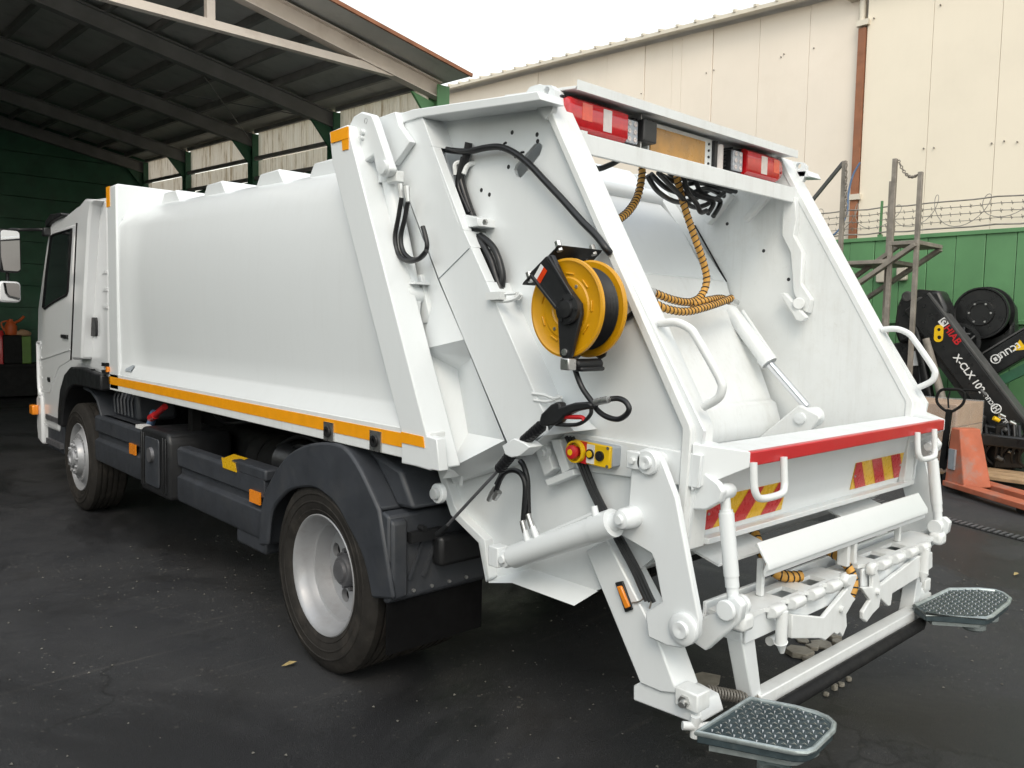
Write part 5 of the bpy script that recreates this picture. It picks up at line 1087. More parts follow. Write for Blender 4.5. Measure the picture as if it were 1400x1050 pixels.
a = MB(); a.tube([(-1.12,-0.412,1.412),(-1.12,-0.457,1.416),(-1.12,-0.495,1.418),(-1.12,-0.505,1.409)], .008, 8, 4); obj('trigger', a, 'signal_red', gun)
a = MB(); a.cyl((-1.12,-0.301,1.37), (-1.12,-0.208,1.301), .020, seg=16); a.cyl((-1.12,-0.169,1.271), (-1.12,-0.074,1.178), .019, seg=16); obj('grip_sleeve', a, 'hose_rubber', gun)
for q in ((741,582,716,604),):
    p0, p1 = Vector((-1.12,-0.301,1.37)), Vector((-1.12,-0.208,1.301)); p2, p3 = Vector((-1.12,-0.169,1.271)), Vector((-1.12,-0.074,1.178))
    for (m0, m1, nn) in ((p0,p1,7),(p2,p3,8)):
        for k in range(nn):
            c_ = m0.lerp(m1, (k+.3)/nn); d = (m1-m0).normalized(); b_ = MB(); b_.cyl(c_, c_+d*.005, .0225, seg=14); obj('grip_ring', b_, 'hose_rubber', gun)
a = MB(); a.cyl((-1.12,-0.082,1.185), (-1.12,0.256,0.886), .0065, seg=10); obj('lance', a, 'hub_grey', gun)
a = MB(); a.tube([(-1.12,0.236,0.902), (-1.12,0.275,0.869), (-1.12,0.305,0.848)], [.009,.013,.013], 10); obj('nozzle', a, 'black_plastic', gun)
# clip that carries the lance
a = MB(); a.plate([(-0.123,1.278),(-0.186,1.313),(-0.241,1.303),(-0.272,1.291),(-0.22,1.252),(-0.173,1.24),(-0.14,1.247)], 'x', -1.15, -1.08); a.plate([(-0.177,1.27),(-0.341,1.396),(-0.407,1.356),(-0.257,1.323)], 'x', -1.06, -.94); obj('lance_holder', a, 'white_paint', tail, bevel=.004)
# ------------------------------------------------------------------ control box
cb = [(-0.343,1.309),(-0.523,1.323),(-0.569,1.323),(-0.579,1.253),(-0.527,1.235),(-0.345,1.239)]
y1, z1 = cb[0]; y0 = (-0.527,1.283)[0]; zt_, zb_ = (-0.402,1.311)[1], (-0.405,1.24)[1]
c0 = Vector((-.995, (-0.441,1.276)[0], (-0.441,1.276)[1])); ex = Vector((0,-1,-.03)).normalized(); ez = Vector((0,-.03,1)).normalized()
def cbp(u, w, x): return c0 + ex*u + ez*w + Vector((x+.995,0,0))
def cbbox(mb, u0, u1, w0, w1, x0, x1):
    vs = [cbp(u, w, x) for x in (x0, x1) for u, w in ((u0,w0),(u1,w0),(u1,w1),(u0,w1))]
    return mb.add(vs, [(0,3,2,1),(4,5,6,7),(0,1,5,4),(1,2,6,5),(2,3,7,6),(3,0,4,7)])
a = MB(); cbbox(a, -.085, .085, -.037, .037, -.995, -.925); ctl = obj('control_box', a, 'box_grey', truck, bevel=.006)
a = MB(); cbbox(a, -.087, .087, -.039, .039, -1.012, -.9955); obj('yellow_cover', a, 'box_yellow', ctl, bevel=.004)
a = MB(); cbbox(a, -.052, -.018, -.0395, .0395, -1.014, -1.0121); obj('red_field', a, 'signal_red', ctl)
a = MB(); cbbox(a, -.018, .018, -.034, .034, -1.0145, -1.0121); obj('white_field', a, 'sticker_white', ctl)
o_ = cbp(-.062, 0, -1.012)
a = MB(); a.lathe([(0,.040),(-.022,.040),(-.022,.034),(-.004,.034)], o_, (1,0,0), 24); obj('guard_collar', a, 'box_yellow', ctl)
a = MB(); a.lathe([(-.002,.018),(-.025,.018),(-.026,.026),(-.038,.025),(-.042,.018),(-.042,0)], o_, (1,0,0), 24); obj('emergency_stop', a, 'signal_red', ctl)
a = MB(); a.lathe([(-.041,.012),(-.0435,.011),(-.0435,0)], o_, (1,0,0), 16); obj('stop_mark', a, 'box_yellow', ctl)
for u, nm, m_ in ((.0,'yellow_button','box_yellow'), (.045,'black_button','black_plastic')):
    a = MB(); a.lathe([(0,.018),(-.008,.018),(-.008,.013)], cbp(u,0,-1.012), (1,0,0), 20); obj('button_ring', a, 'black_plastic', ctl)
    a = MB(); a.lathe([(-.004,.013),(-.011,.012),(-.012,0)], cbp(u,0,-1.012), (1,0,0), 20); obj(nm, a, m_, ctl)
for u, w in ((-.078,.032),(.078,.032),(.078,-.032)):
    a = MB(); a.lathe([(0,.006),(-.003,.006),(-.003,.002),(-.001,0)], cbp(u,w,-1.011), (1,0,0), 8); obj('screw', a, 'hub_grey', ctl)
# mounting band behind the control box, cables down the leg
a = MB(); a.plate([(-0.208,1.325),(-0.351,1.33),(-0.86,1.322),(-0.85,1.211),(-0.627,1.207),(-0.378,1.196),(-0.3,1.198)], 'x', -.949, -.931); obj('mounting_band', a, 'white_paint', tail, bevel=.004)
for dx in (0, .012, .024):
    a = MB(); pts = [Vector(p)+Vector((dx*.4,-dx,0)) for p in [(-0.975,-0.284,1.317),(-0.975,-0.346,1.235),(-0.975,-0.384,1.173),(-0.975,-0.429,1.108),(-0.975,-0.494,1.032),(-0.975,-0.565,0.95),(-0.975,-0.619,0.885),(-0.975,-0.653,0.835),(-0.975,-0.68,0.799)]]; a.tube(pts, .0075, 8, 5); obj('cable', a, 'hose_rubber', truck)
# stiffeners in the lower side recess
for pts in ([(-0.13,1.255),(-0.185,1.279),(-0.235,1.19),(-0.189,1.155)], [(-0.216,1.299),(-0.262,1.305),(-0.318,1.202),(-0.282,1.175)], [(-0.19,1.141),(-0.333,1.204),(-0.345,1.184),(-0.206,1.118)]):
    a = MB(); a.plate(pts, 'x', -.99, -.931); obj('stiffener', a, 'white_paint', tail, bevel=.004)
yy, zz = (-0.181,1.245); a = MB(); a.lathe([(0,.03),(-.02,.028),(-.02,.015),(-.03,.014),(-.03,0)], (-.975,yy,zz), (1,0,0), 20); obj('pivot_boss', a, 'white_paint', tail)
# ------------------------------------------------------------------ lifting arm, cylinder and pivots, on both sides
ARM = [(-0.625,1.246),(-0.63,1.282),(-0.654,1.315),(-0.69,1.329),(-0.727,1.321),(-0.752,1.293),(-0.811,1.182),(-0.914,0.813),(-0.913,0.758),(-0.89,0.722),(-0.852,0.698),(-0.797,0.689),(-0.719,0.694),(-0.703,0.775),(-0.771,0.829),(-0.733,0.96),(-0.72,0.979),(-0.648,0.998),(-0.57,1.018),(-0.549,1.055),(-0.58,1.097),(-0.618,1.124)]
def boss(mb, p, r, x, s):
    mb.lathe([(0,r),(-.014,r),(-.018,r*.9),(-.018,r*.55),(-.030,r*.5),(-.030,r*.25),(-.026,0)], (s*x,p[0],p[1]), (-s,0,0), 28)
for s in (-1, 1):
    a = MB(); a.plate(ARM, 'x', s*1.012, s*.985); la = obj('lift_arm', a, 'white_paint', truck, bevel=.005)
    for uv, r_ in zip([(-0.702,1.283),(-0.62,1.082),(-0.863,0.767)], (.042,.036,.052)):
        b_ = MB(); boss(b_, uv, r_, 1.012, s); obj('pivot_boss', b_, 'white_paint', la)
    c_ = (-0.702,1.283); b_ = MB(); b_.cyl((s*1.0,*c_),(s*.85,*c_),.03); obj('pivot_shaft', b_, 'white_paint', la)
    b_ = MB(); yy, zz = (-0.646,1.283); b_.box(min(s*1.03,s*1.0),max(s*1.03,s*1.0),yy-.03,yy+.03,zz-.03,zz+.03); obj('lock_plate', b_, 'white_paint', la, bevel=.004)
    b_ = MB(); b_.lathe([(0,.012),(-.012,.011),(-.012,0)], (s*1.03,yy,zz), (-s,0,0), 6); obj('bolt', b_, 'white_worn', la)
    P0, P1 = [(-0.072,0.824),(-0.646,1.09)]
    d = (Vector((0,*P1))-Vector((0,*P0))); u_ = d.normalized(); A0 = Vector((s*1.055,*P0)); A1 = Vector((s*1.055,*P1))
    a = MB(); a.cyl(A0+u_*.03, A1-u_*.10, .046, seg=28); a.cyl(A1-u_*.15, A1-u_*.06, .049, seg=28); a.cyl(A0+u_*.03, A0+u_*.0, .046, .03, 28); hc = obj('arm_cylinder', a, 'white_paint', truck)
    a = MB(); a.cyl(A1-u_*.08, A1, .03, seg=20); obj('rod', a, 'white_paint', hc)
    for c_, nm in ((A0,'end_eye'),(A1,'end_eye')):
        b_ = MB(); b_.lathe([(-.045,0),(-.045,.014),(-.036,.018),(-.032,.030),(-.02,.036),(.04,.036),(.07,.033)], c_, (-s,0,0), 24); obj(nm, b_, 'white_paint', hc)
    b_ = MB(); q = A0 + Vector((s*.012, .05, 0)); b_.box(q.x-.03,q.x+.03,q.y-.028,q.y+.028,q.z-.04,q.z+.04); obj('lug_block', b_, 'white_paint', hc, bevel=.004)
    if s < 0:
        p = [Vector(t) for t in [(-1.07,-0.241,0.939),(-1.07,-0.335,0.991),(-1.07,-0.441,1.044),(-1.07,-0.515,1.084)]]; b_ = MB(); b_.tube(p, .009, 8, 3); obj('pipe', b_, 'white_paint', hc)
        for uu in ([(-1.07,-0.191,0.912),(-1.07,-0.173,0.956)], [(-1.07,-0.241,0.934),(-1.07,-0.213,0.978)], [(-1.07,-0.526,1.071),(-1.07,-0.514,1.11)]):
            b_ = MB(); b_.tube(uu, [.014,.012], 10); obj('pipe_fitting', b_, 'white_paint', hc)
        for uu in ([(-1.07,-0.174,0.948),(-1.07,-0.156,0.989)], [(-1.07,-0.213,0.972),(-1.07,-0.187,1.02)]):
            b_ = MB(); b_.tube(uu, [.0125,.0115], 10); obj('hose_fitting', b_, 'steel', hc)
for pts in ([(-1.06,-0.15,0.978),(-1.06,-0.156,1.049),(-1.06,-0.158,1.12),(-1.06,-0.14,1.159),(-1.06,-0.099,1.172),(-1.06,-0.049,1.159),(-1.06,-0.016,1.126),(-1.06,0.009,1.072)], [(-1.04,-0.16,1.002),(-1.04,-0.154,1.074),(-1.04,-0.148,1.144),(-1.04,-0.126,1.191),(-1.04,-0.105,1.208)], [(-1.05,0.016,1.099),(-1.05,-0.013,1.144)]):
    a = MB(); a.tube(pts, .0105, 10, 7); obj('hydraulic_hose', a, 'hose_rubber', truck)
for pts in ([(-1.05,0.02,1.081),(-1.05,0.046,1.053),(-1.05,0.063,1.026)], [(-1.06,-0.009,1.075),(-1.06,0.017,1.042)]):
    a = MB(); a.tube(pts, [.014,.012,.009][:len(pts)], 8); obj('hose_fitting', a, 'steel', truck)
# ------------------------------------------------------------------ slanting step legs and folding steps
for s in (-1, 1):
    a = MB(); a.plate([(-0.387,0.906),(-0.484,0.972),(-0.723,0.678),(-0.81,0.518),(-0.745,0.499),(-0.655,0.498)], 'x', s*.965, s*.84); lg = obj('step_leg', a, 'white_paint', truck, bevel=.006)
    if s < 0:
        mk = [(-0.537,0.827),(-0.57,0.841),(-0.619,0.752),(-0.587,0.733)]
        b_ = MB(); b_.plate(mk, 'x', -.975, -.9655); sm = obj('side_marker', b_, 'black_plastic', lg, bevel=.003)
        b_ = MB(); b_.plate([(-0.553,0.819),(-0.573,0.827),(-0.614,0.763),(-0.595,0.75)], 'x', -.986, -.974); obj('lens', b_, 'marker_amber', sm, bevel=.004)
        b_ = MB(); b_.tube([(-0.97,-0.613,0.774),(-0.97,-0.648,0.789),(-0.97,-0.675,0.814),(-0.97,-0.694,0.801),(-0.97,-0.689,0.775)], .003, 6, 5); obj('wire', b_, 'wire_steel', sm)
        b_ = MB(); b_.helix([(-.93,-.62,.64),(-.93,-.68,.60)], .022, .012, .003, 5, 14, 0); obj('coiled_wire', b_, 'wire_steel', sm)
    a = MB(); a.plate([(-0.618,0.475),(-0.647,0.498),(-0.8,0.516),(-0.884,0.507),(-0.906,0.456),(-0.873,0.434),(-0.845,0.435),(-0.62,0.423)], 'x', s*.955, s*.83); fa = obj('step_arm', a, 'white_paint', truck, bevel=.005)
    c_ = (-0.85,0.512); b_ = MB(); b_.box(min(s*.972,s*.90),max(s*.972,s*.90),c_[0]-.045,c_[0]+.045,c_[1]-.03,c_[1]+.032); obj('hinge_block', b_, 'white_worn', fa, bevel=.005)
    c_ = (-0.847,0.509); b_ = MB(); b_.cyl((s*.985,c_[0],c_[1]),(s*.96,c_[0],c_[1]),.02,seg=6); b_.cyl((s*1.0,c_[0]-.005,c_[1]-.004),(s*.98,c_[0],c_[1]),.011,seg=10); obj('hinge_bolt', b_, 'steel', fa)
    b_ = MB(); p = Vector((s*.80,-.88,.50)); b_.helix([(s*.83,-.83,.495),(s*.67,-.94,.452)], .019, .011, .0035, 5, 12, 0); obj('return_spring', b_, 'wire_steel', fa)
    b_ = MB(); b_.tube([(s*1.0,-.86,.44),(s*.95,-.90,.435),(s*.80,-.985,.435)], .014, 10); b_.cyl((s*.965,-.885,.40),(s*.965,-.885,.47),.016); obj('hinge_rod', b_, 'white_worn', fa)
    # the platform: galvanised tray with raised grip pattern
    W = [(-1.105,-.985),(-.775,-.968),(-.715,-1.10),(-.70,-1.16),(-.703,-1.20),(-.725,-1.232),(-.77,-1.25),(-.92,-1.265),(-.955,-1.258),(-.98,-1.235)] if s < 0 else [(.55,-1.03),(.62,-.955),(1.0,-.968),(1.12,-1.06),(1.155,-1.12),(1.14,-1.16),(1.08,-1.205),(1.0,-1.22),(.75,-1.228),(.70,-1.22)]
    if sum(W[i][0]*W[(i+1) % len(W)][1]-W[(i+1) % len(W)][0]*W[i][1] for i in range(len(W))) > 0: W = W[::-1]
    cx_ = (min(p[0] for p in W)+max(p[0] for p in W))/2; cy_ = (min(p[1] for p in W)+max(p[1] for p in W))/2
    def inside(x, y, m=.014):
        return all((W[(i+1) % len(W)][0]-W[i][0])*(y-W[i][1]) - (W[(i+1) % len(W)][1]-W[i][1])*(x-W[i][0]) < -m*math.dist(W[i], W[(i+1) % len(W)]) for i in range(len(W)))
    a = MB(); a.plate(W, 'z', .468, .50); sp = obj('folding_step', a, 'tread_plate', truck, bevel=.004)
    b_ = MB(); pts = [(x,y,.500) for x,y in W]; b_.tube(pts, .009, 8, closed=True); obj('rim', b_, 'galvanised', sp)
    b_ = MB(); b_.plate([(cx_+(px-cx_)*.86, cy_+(py-cy_)*.80) for px, py in W], 'z', .445, .467); obj('under_tray', b_, 'galvanised', sp)
    for k in range(2):
        b_ = MB(); b_.lathe([(0,.05),(-.02,.05),(-.03,.04),(-.03,0)], (cx_-.08+.17*k, cy_-.06, .444), (0,0,1), 20); obj('rubber_buffer', b_, 'galvanised', sp)
    # raised grip teeth: a part of its own mesh
    b_ = MB()
    for i in range(28):
        for k in range(18):
            x, y = cx_ - .32 + .0235*i, cy_ - .18 + .0205*k
            if not inside(x, y): continue
            dx, dy = (.009,.004) if (i+k) % 2 else (.004,-.009)
            b_.add([(x-dx,y-dy,.5005),(x+dx,y+dy,.5005),(x+dy*.3,y-dx*.3,.506),(x-dy*.3,y+dx*.3,.506)], [(0,1,2),(0,2,3),(1,0,3),(2,1,3)])
    gt = obj('grip_teeth', b_, 'steel', sp); gt['kind'] = 'stuff'
# low bumper bar between the legs
a = MB(); a.plate([(-.955,.40),(-.955,.475),(-.90,.475),(-.90,.462),(-.943,.462),(-.943,.40)], 'x', -.68, .68); bu = obj('low_bumper', a, 'white_worn', truck, bevel=.004)
a = MB(); a.tube([(-.62,-.975,.425),(-.58,-.98,.42),(.62,-.98,.42),(.66,-.975,.425)], [.012,.026,.026,.02], 12); obj('rubber_edge', a, 'black_rubber', bu)
for s in (-1, 1):
    a = MB(); a.plate([(s*.80,.72),(s*.72,.72),(s*.64,.44),(s*.70,.44)], 'y', -.938, -.875); obj('bumper_leg', a, 'white_paint', truck, bevel=.005)
# ------------------------------------------------------------------ bin lift: shaft, cranks, rods, flap, combs, hooks
PV = (-0.779,0.713)
a = MB(); a.cyl((-.98,*PV),(.98,*PV),.036,seg=24); lf = obj('bin_lift', a, 'white_paint', truck)
for s in (-1, 1):
    a = MB(); a.plate([(-0.775,0.753),(-0.825,0.757),(-0.908,0.808),(-0.946,0.867),(-0.973,0.874),(-0.998,0.854),(-0.992,0.805),(-0.869,0.665),(-0.826,0.677)], 'x', s*.90, s*.865); obj('crank', a, 'white_paint', lf, bevel=.006)
    p0, p1 = [(-0.898,1.2),(-0.95,0.829)]; A, B_ = Vector((s*.868,*p0)), Vector((s*.868,*p1)); d = (B_-A).normalized(); L = (B_-A).length
    a = MB(); a.cyl(A+d*.07, B_-d*.10, .025, seg=20); a.cyl(A, A+d*.07, .017, seg=16); a.cyl(A+d*.06,A+d*.072,.022,seg=16); a.cyl(B_-d*.10, B_, .020, seg=16); a.cyl(B_-d*.11,B_-d*.065,.023,seg=16); rd = obj('tie_rod', a, 'white_paint', truck)
    for c_ in (A, B_):
        b_ = MB(); b_.lathe([(-.045,0),(-.045,.018),(-.03,.026),(.03,.026),(.045,.018),(.045,0)], c_, (1,0,0), 20); obj('rod_eye', b_, 'white_paint', rd)
    b_ = MB(); b_.plate([(A.y+.14,A.z+.07),(A.y+.14,A.z-.075),(A.y+.03,A.z-.06),(A.y-.02,A.z-.025),(A.y-.03,A.z+.01),(A.y-.01,A.z+.035),(A.y+.04,A.z+.06)], 'x', s*.925, s*.895); obj('rod_bracket', b_, 'white_paint', truck, bevel=.006)
    for xx in (.915, .825):
        b_ = MB(); b_.plate(circle(B_.y,B_.z,.034,16), 'x', s*(xx+.009), s*(xx-.009)); obj('rod_clevis', b_, 'white_paint', rd, bevel=.004)
# folded flap
z_a = (-0.667,-0.9,0.996)[2]; fx0 = -.68; fx1 = .70
a = MB(); a.plate([(-.915,1.003),(-.960,.936),(-.962,.915),(-.952,.908),(-.948,.888),(-.938,.888),(-.94,.91),(-.948,.935),(-.905,.995)], 'x', fx0, fx1); fp = obj('bin_flap', a, 'white_paint', truck, bevel=.004)
for x in (-.03, .03):
    b_ = MB(); b_.box(x-.012,x+.012,-.94,-.895,.80,.94); obj('flap_hinge', b_, 'white_worn', fp, bevel=.004)
# comb tables
CZ = .770
LEV = {-1: [(-0.529,-0.965,0.733),(-0.292,-0.965,0.667),(-0.11,-0.965,0.735),(-0.084,-0.965,0.784),(-0.027,-0.965,0.776),(-0.031,-0.965,0.759),(-0.076,-0.965,0.71),(-0.028,-0.965,0.679),(-0.053,-0.965,0.67),(-0.082,-0.965,0.65),(-0.105,-0.965,0.635),(-0.094,-0.965,0.586),(-0.127,-0.965,0.55),(-0.153,-0.965,0.574),(-0.177,-0.965,0.571),(-0.202,-0.965,0.586),(-0.271,-0.965,0.572),(-0.307,-0.965,0.59),(-0.526,-0.965,0.645)],
       1: [(0.743,-0.965,0.731),(0.754,-0.965,0.657),(0.637,-0.965,0.642),(0.32,-0.965,0.626),(0.311,-0.965,0.577),(0.282,-0.965,0.58),(0.205,-0.965,0.629),(0.195,-0.965,0.594),(0.134,-0.965,0.58),(0.083,-0.965,0.558),(0.048,-0.965,0.579),(0.044,-0.965,0.61),(0.107,-0.965,0.644),(0.019,-0.965,0.714),(0.121,-0.965,0.695),(0.111,-0.965,0.779),(0.153,-0.965,0.771),(0.198,-0.965,0.686),(0.296,-0.965,0.7),(0.566,-0.965,0.739)]}
for s in (-1, 1):
    x0, x1 = .075, .70
    holes = [[(s*(xc-.06),-.872),(s*(xc+.06),-.872),(s*(xc+.06),-.938),(s*(xc-.06),-.938)] for xc in (.272, .48)]
    edge = [(s*x0,-.835),(s*.84,-.835),(s*.85,-.90),(s*.80,-.955)]
    for xc in (.635, .50, .36, .223):
        edge += [(s*(xc+.045),-.955),(s*(xc+.03),-.972),(s*(xc-.03),-.975),(s*(xc-.045),-.955)]
    edge += [(s*.12,-.955),(s*.10,-.935),(s*x0,-.93)]
    a = MB(); a.plate(edge, 'z', CZ, CZ+.016, holes=holes); ct = obj('comb_table', a, 'white_worn', truck)
    for (y0, y1) in ((-.95,-.94), (-.85,-.84)):
        a = MB(); a.box(min(s*x0,s*.79),max(s*x0,s*.79),y0,y1,CZ-.085,CZ-.001); obj('table_web', a, 'white_paint', ct, bevel=.003)
    a = MB(); a.box(min(s*x0,s*.79),max(s*x0,s*.79),-.939,-.851,CZ-.085,CZ-.075); obj('table_bottom', a, 'white_paint', ct)
    for xc in (.635, .50, .36, .223):
        b_ = MB(); k = .004*math.sin(xc*40)
        b_.plate([(-.953,CZ-.028),(-.985,CZ-.02),(-.998,CZ+.0),(-.995,CZ+.014+k),(-.98,CZ+.022+k),(-.955,CZ+.020)], 'x', s*(xc-.036), s*(xc+.036)); obj('comb_tooth', b_, 'white_worn', ct, bevel=.010)
    b_ = MB(); b_.box(min(s*.80,s*.87),max(s*.80,s*.87),-.99,-.93,CZ-.02,CZ+.035); obj('end_stop', b_, 'white_worn', ct, bevel=.014)
    for xc in (.575,):
        b_ = MB(); b_.box(min(s*xc,s*(xc+.02)),max(s*xc,s*(xc+.02)),-.89,-.865,CZ+.017,CZ+.15); obj('flap_post', b_, 'white_worn', ct, bevel=.004)
    # locking lever hanging from the table
    a = MB(); a.plate([(x,z) for x,y,z in LEV[s]], 'y', -.975, -.957); lv = obj('locking_lever', a, 'white_worn', truck, bevel=.004)
    b_ = MB(); b_.cyl((s*.16,-.99,CZ-.10),(s*.16,-.94,CZ-.10),.013,seg=14); obj('lever_pin', b_, 'white_worn', lv)
    b_ = MB(); b_.cyl((s*.62,-.985,CZ-.115),(s*.62,-.985,CZ+.0),.020,seg=14); obj('lever_spindle', b_, 'white_worn', lv)
    b_ = MB(); b_.tube([(s*.62,-.985,CZ-.11),(s*.615,-.985,CZ-.125),(s*.61,-.985,CZ-.15)],[.024,.016,.008],12); obj('spindle_tip', b_, 'white_worn', lv)
    b_ = MB(); b_.cyl((s*.40,-.93,CZ-.13),(s*.60,-.93,CZ-.13),.016,seg=12); obj('lever_rod', b_, 'white_worn', lv)
    b_ = MB(); b_.plate([(s*.09,CZ+.02),(s*.13,CZ+.03),(s*.15,CZ+.0),(s*.12,CZ-.03),(s*.09,CZ-.02)], 'y', -.985, -.95); obj('lever_knob', b_, 'white_worn', lv, bevel=.012)
a = MB(); a.box(-.07,.07,-.92,-.84,CZ-.03,CZ-.002); obj('centre_bridge', a, 'white_paint', lf, bevel=.004)
a = MB(); a.plate([(-.83,.70),(-.83,.712),(-.80,.712),(-.80,.79),(-.785,.79),(-.785,.70)], 'x', -.80, .80); obj('lift_beam', a, 'white_paint', lf, bevel=.004)
# striped hoses under the lift
striped([(-.30,-.62,1.02),(-.36,-.70,.97),(-.42,-.78,.90),(-.40,-.84,.82),(-.30,-.88,.80)], .02)
striped([(.02,-.80,.84),(.02,-.90,.80),(.0,-.95,.72),(-.05,-.92,.64),(-.08,-.84,.66)], .018)
# electric cables and connectors behind the leg
a = MB(); a.box(-.90,-.78,-.60,-.54,.66,.74); obj('cable_connector', a, 'black_plastic', truck, bevel=.008)
for k in range(3):
    a = MB(); a.tube([(-.92+.02*k,-.53,.80),(-.90+.02*k,-.57,.72),(-.88,-.60-.02*k,.64),(-.90,-.58,.60)], .008, 8, 5); obj('cable', a, 'hose_rubber', truck)

# ================================================================== THINGS IN THE YARD, RIGHT SIDE
# ------------------------------------------------------------------ folded loader crane
KX = 8.2
crane = thing('loader_crane', 'folded black hydraulic loader crane with white lettering, standing before the green fence', 'crane', (KX, 1.3, 0))
K = lambda pts: pts
base = MB(); base.plate([(1.396,-0.008),(0.643,-0.036),(0.679,0.597),(1.173,0.638),(1.353,0.477)], 'x', KX-.35, KX+.35)
obj('base_frame', base, 'crane_black', crane, bevel=.02)
# main knuckle housing
hd = MB(); hd.plate([(2.23,2.086),(2.163,2.263),(1.958,2.318),(1.701,2.294),(1.6,2.084),(1.584,1.798),(1.701,1.642),(1.923,1.675),(2.175,1.59),(2.253,1.787)], 'x', KX-.16, KX+.16); kh = obj('knuckle_housing', hd, 'crane_black', crane, bevel=.04)
for (yy, zz), r_ in zip([(2.094,2.226),(1.923,2.166),(1.743,1.87),(1.902,1.791),(1.791,1.926)], (.07,.05,.045,.05,.02)):
    b_ = MB(); b_.lathe([(0,r_),(-.02,r_*.95),(-.025,r_*.6),(-.02,r_*.55),(-.02,0)], (KX-.16,yy,zz), (1,0,0), 20); obj('pin_cap', b_, 'crane_grey', kh)
# diagonal boom
p0, p1 = Vector((8.1,1.825,2.254)), Vector((8.1,0.56,0.617))
d = (p1-p0).normalized(); n_ = Vector((0,-d.z,d.y))
if n_.z < 0: n_ = -n_
BW = .36
bm_ = MB(); q0, q1 = p0 - n_*BW/2, p1 - n_*BW/2
bm_.beam(q0, q1, .22, BW, n_); boom = obj('main_boom', bm_, 'crane_black', crane, bevel=.02)
b_ = MB(); b_.beam(p0+n_*.012, p1+n_*.012, .24, .03, n_); obj('boom_cap', b_, 'crane_grey', boom, bevel=.004)
b_ = MB(); b_.beam(q0-n_*(BW/2+.04)+d*.5, q1-n_*(BW/2+.04), .10, .08, n_); obj('boom_rail', b_, 'crane_black', boom)
FXB = p0.x - .112
def on_boom(t, w): return Vector((FXB, 0, 0)) + Vector((0, (p0+d*t-n_*w).y, (p0+d*t-n_*w).z))
LB = (p1-p0).length
def lettering(body, t, w, size, mat, nm): return text_mesh(nm, body, size, frame3(on_boom(t, w), d, n_), .0015, mat, boom)
tz = lambda u, v: None
def tpos(pt): v_ = Vector((KX-.1, *pt)) - p0; return v_.dot(d), -v_.dot(n_)
t0, w0 = tpos((1.356,1.428)); t1, _ = tpos((1.02,1.243))
lettering('X-CLX 102', tpos((1.334,1.541))[0], .215, .118, 'sticker_white', 'model_lettering')
lettering('\u05d9\u05ea\u05d7\u05db\u05e0', tpos((0.998,1.199))[0]+.10, .20, .080, 'sticker_white', 'company_lettering')
tt = tpos((0.82,1.039))[0]+.10
b_ = MB(); c_ = on_boom(tt, .172); b_.tube([c_ + d*.055*math.cos(k*PI/8) + n_*.055*math.sin(k*PI/8) for k in range(16)], .008, 6, closed=True); b_.beam(c_-d*.02-n_*.035, c_-d*.02+n_*.035, .004, .015, d); b_.beam(c_+d*.02-n_*.035, c_+d*.02+n_*.035, .004, .015, d); b_.beam(c_-d*.02, c_+d*.02, .004, .012, n_); obj('round_emblem', b_, 'sticker_white', boom)
lettering('\u05d5\u05e7\u05d3\u05d9\u05d4', tt+.08, .20, .080, 'sticker_white', 'company_lettering')
# logo block: white square and red letters near the knuckle
ta, wa = tpos((1.596,1.889)); c_ = on_boom(ta, wa)
b_ = MB(); b_.beam(c_-d*.05, c_+d*.05, .004, .12, n_); obj('white_emblem', b_, 'sticker_white', boom)
b_ = MB(); b_.tube([c_ + Vector((-.004,0,0)) + d*.03*math.cos(a_) + n_*.035*math.sin(a_) for a_ in [k*PI/6-.5 for k in range(10)]], .007, 5); b_.beam(c_+Vector((-.004,0,0)), c_+d*.03+Vector((-.004,0,0)), .006, .012, n_); obj('emblem_mark', b_, 'crane_black', boom)
text_mesh('brand_lettering', 'HIAB', .125, frame3(on_boom(ta+.06, wa+.055), d, n_), .002, 'signal_red', boom)
# yellow link plate
yy, zz = (1.653,1.738)
b_ = MB(); b_.plate(rrect(yy-.055,yy+.055,zz-.11,zz+.11,.05), 'x', KX-.22, KX-.165, holes=[circle(yy,zz+.05,.022,12), circle(yy-.01,zz-.05,.026,12)]); lk = obj('yellow_link', b_, 'box_yellow', crane)
# hydraulic ram and column
b_ = MB(); b_.cyl((8,1.811,1.668), (8,1.571,0.897), .05, seg=16); ram = obj('crane_ram', b_, 'stair_steel', crane)
b_ = MB(); b_.cyl((8.05,1.989,1.887), (8.1,1.716,0.736), .06, seg=14); obj('ram_barrel', b_, 'crane_black', crane)
b_ = MB(); b_.plate([(2.313,1.586),(1.961,1.675),(1.863,0.91),(1.297,0.763),(1.359,-0.013),(2.222,-0.138)], 'x', 8.15, 8.5); obj('column', b_, 'crane_black', crane, bevel=.03)
b_ = MB(); b_.beam((8.35,1.976,1.596), (8.35,1.192,0.912), .14, .16, (1,0,0)); obj('stabiliser_beam', b_, 'crane_black', crane, bevel=.01)
cy_, cz_ = (1.501,1.629); b_ = MB(); b_.lathe([(0,.24),(-.05,.25),(-.05,.20),(-.02,.19),(-.02,.08),(-.04,.07),(-.04,0)], (8.35,cy_,cz_), (1,0,0), 28); obj('slew_ring', b_, 'crane_black', crane)
for k in range(7):
    an = k*.9; b_ = MB(); b_.tube([(8.27,cy_+.20*math.cos(an),cz_+.20*math.sin(an)),(8.2,cy_+.1*math.cos(an+.8),cz_+.12*math.sin(an+.8)),(8.24,cy_+.17*math.cos(an+1.6),cz_+.18*math.sin(an+1.6))], .018, 8, 4); obj('crane_hose', b_, 'hose_rubber', crane)
b_ = MB(); b_.plate([(2.072,1.495),(1.941,1.5),(1.93,1.306),(2.062,1.299)], 'x', 8.12, 8.13); obj('data_plate', b_, 'sticker_white', crane)
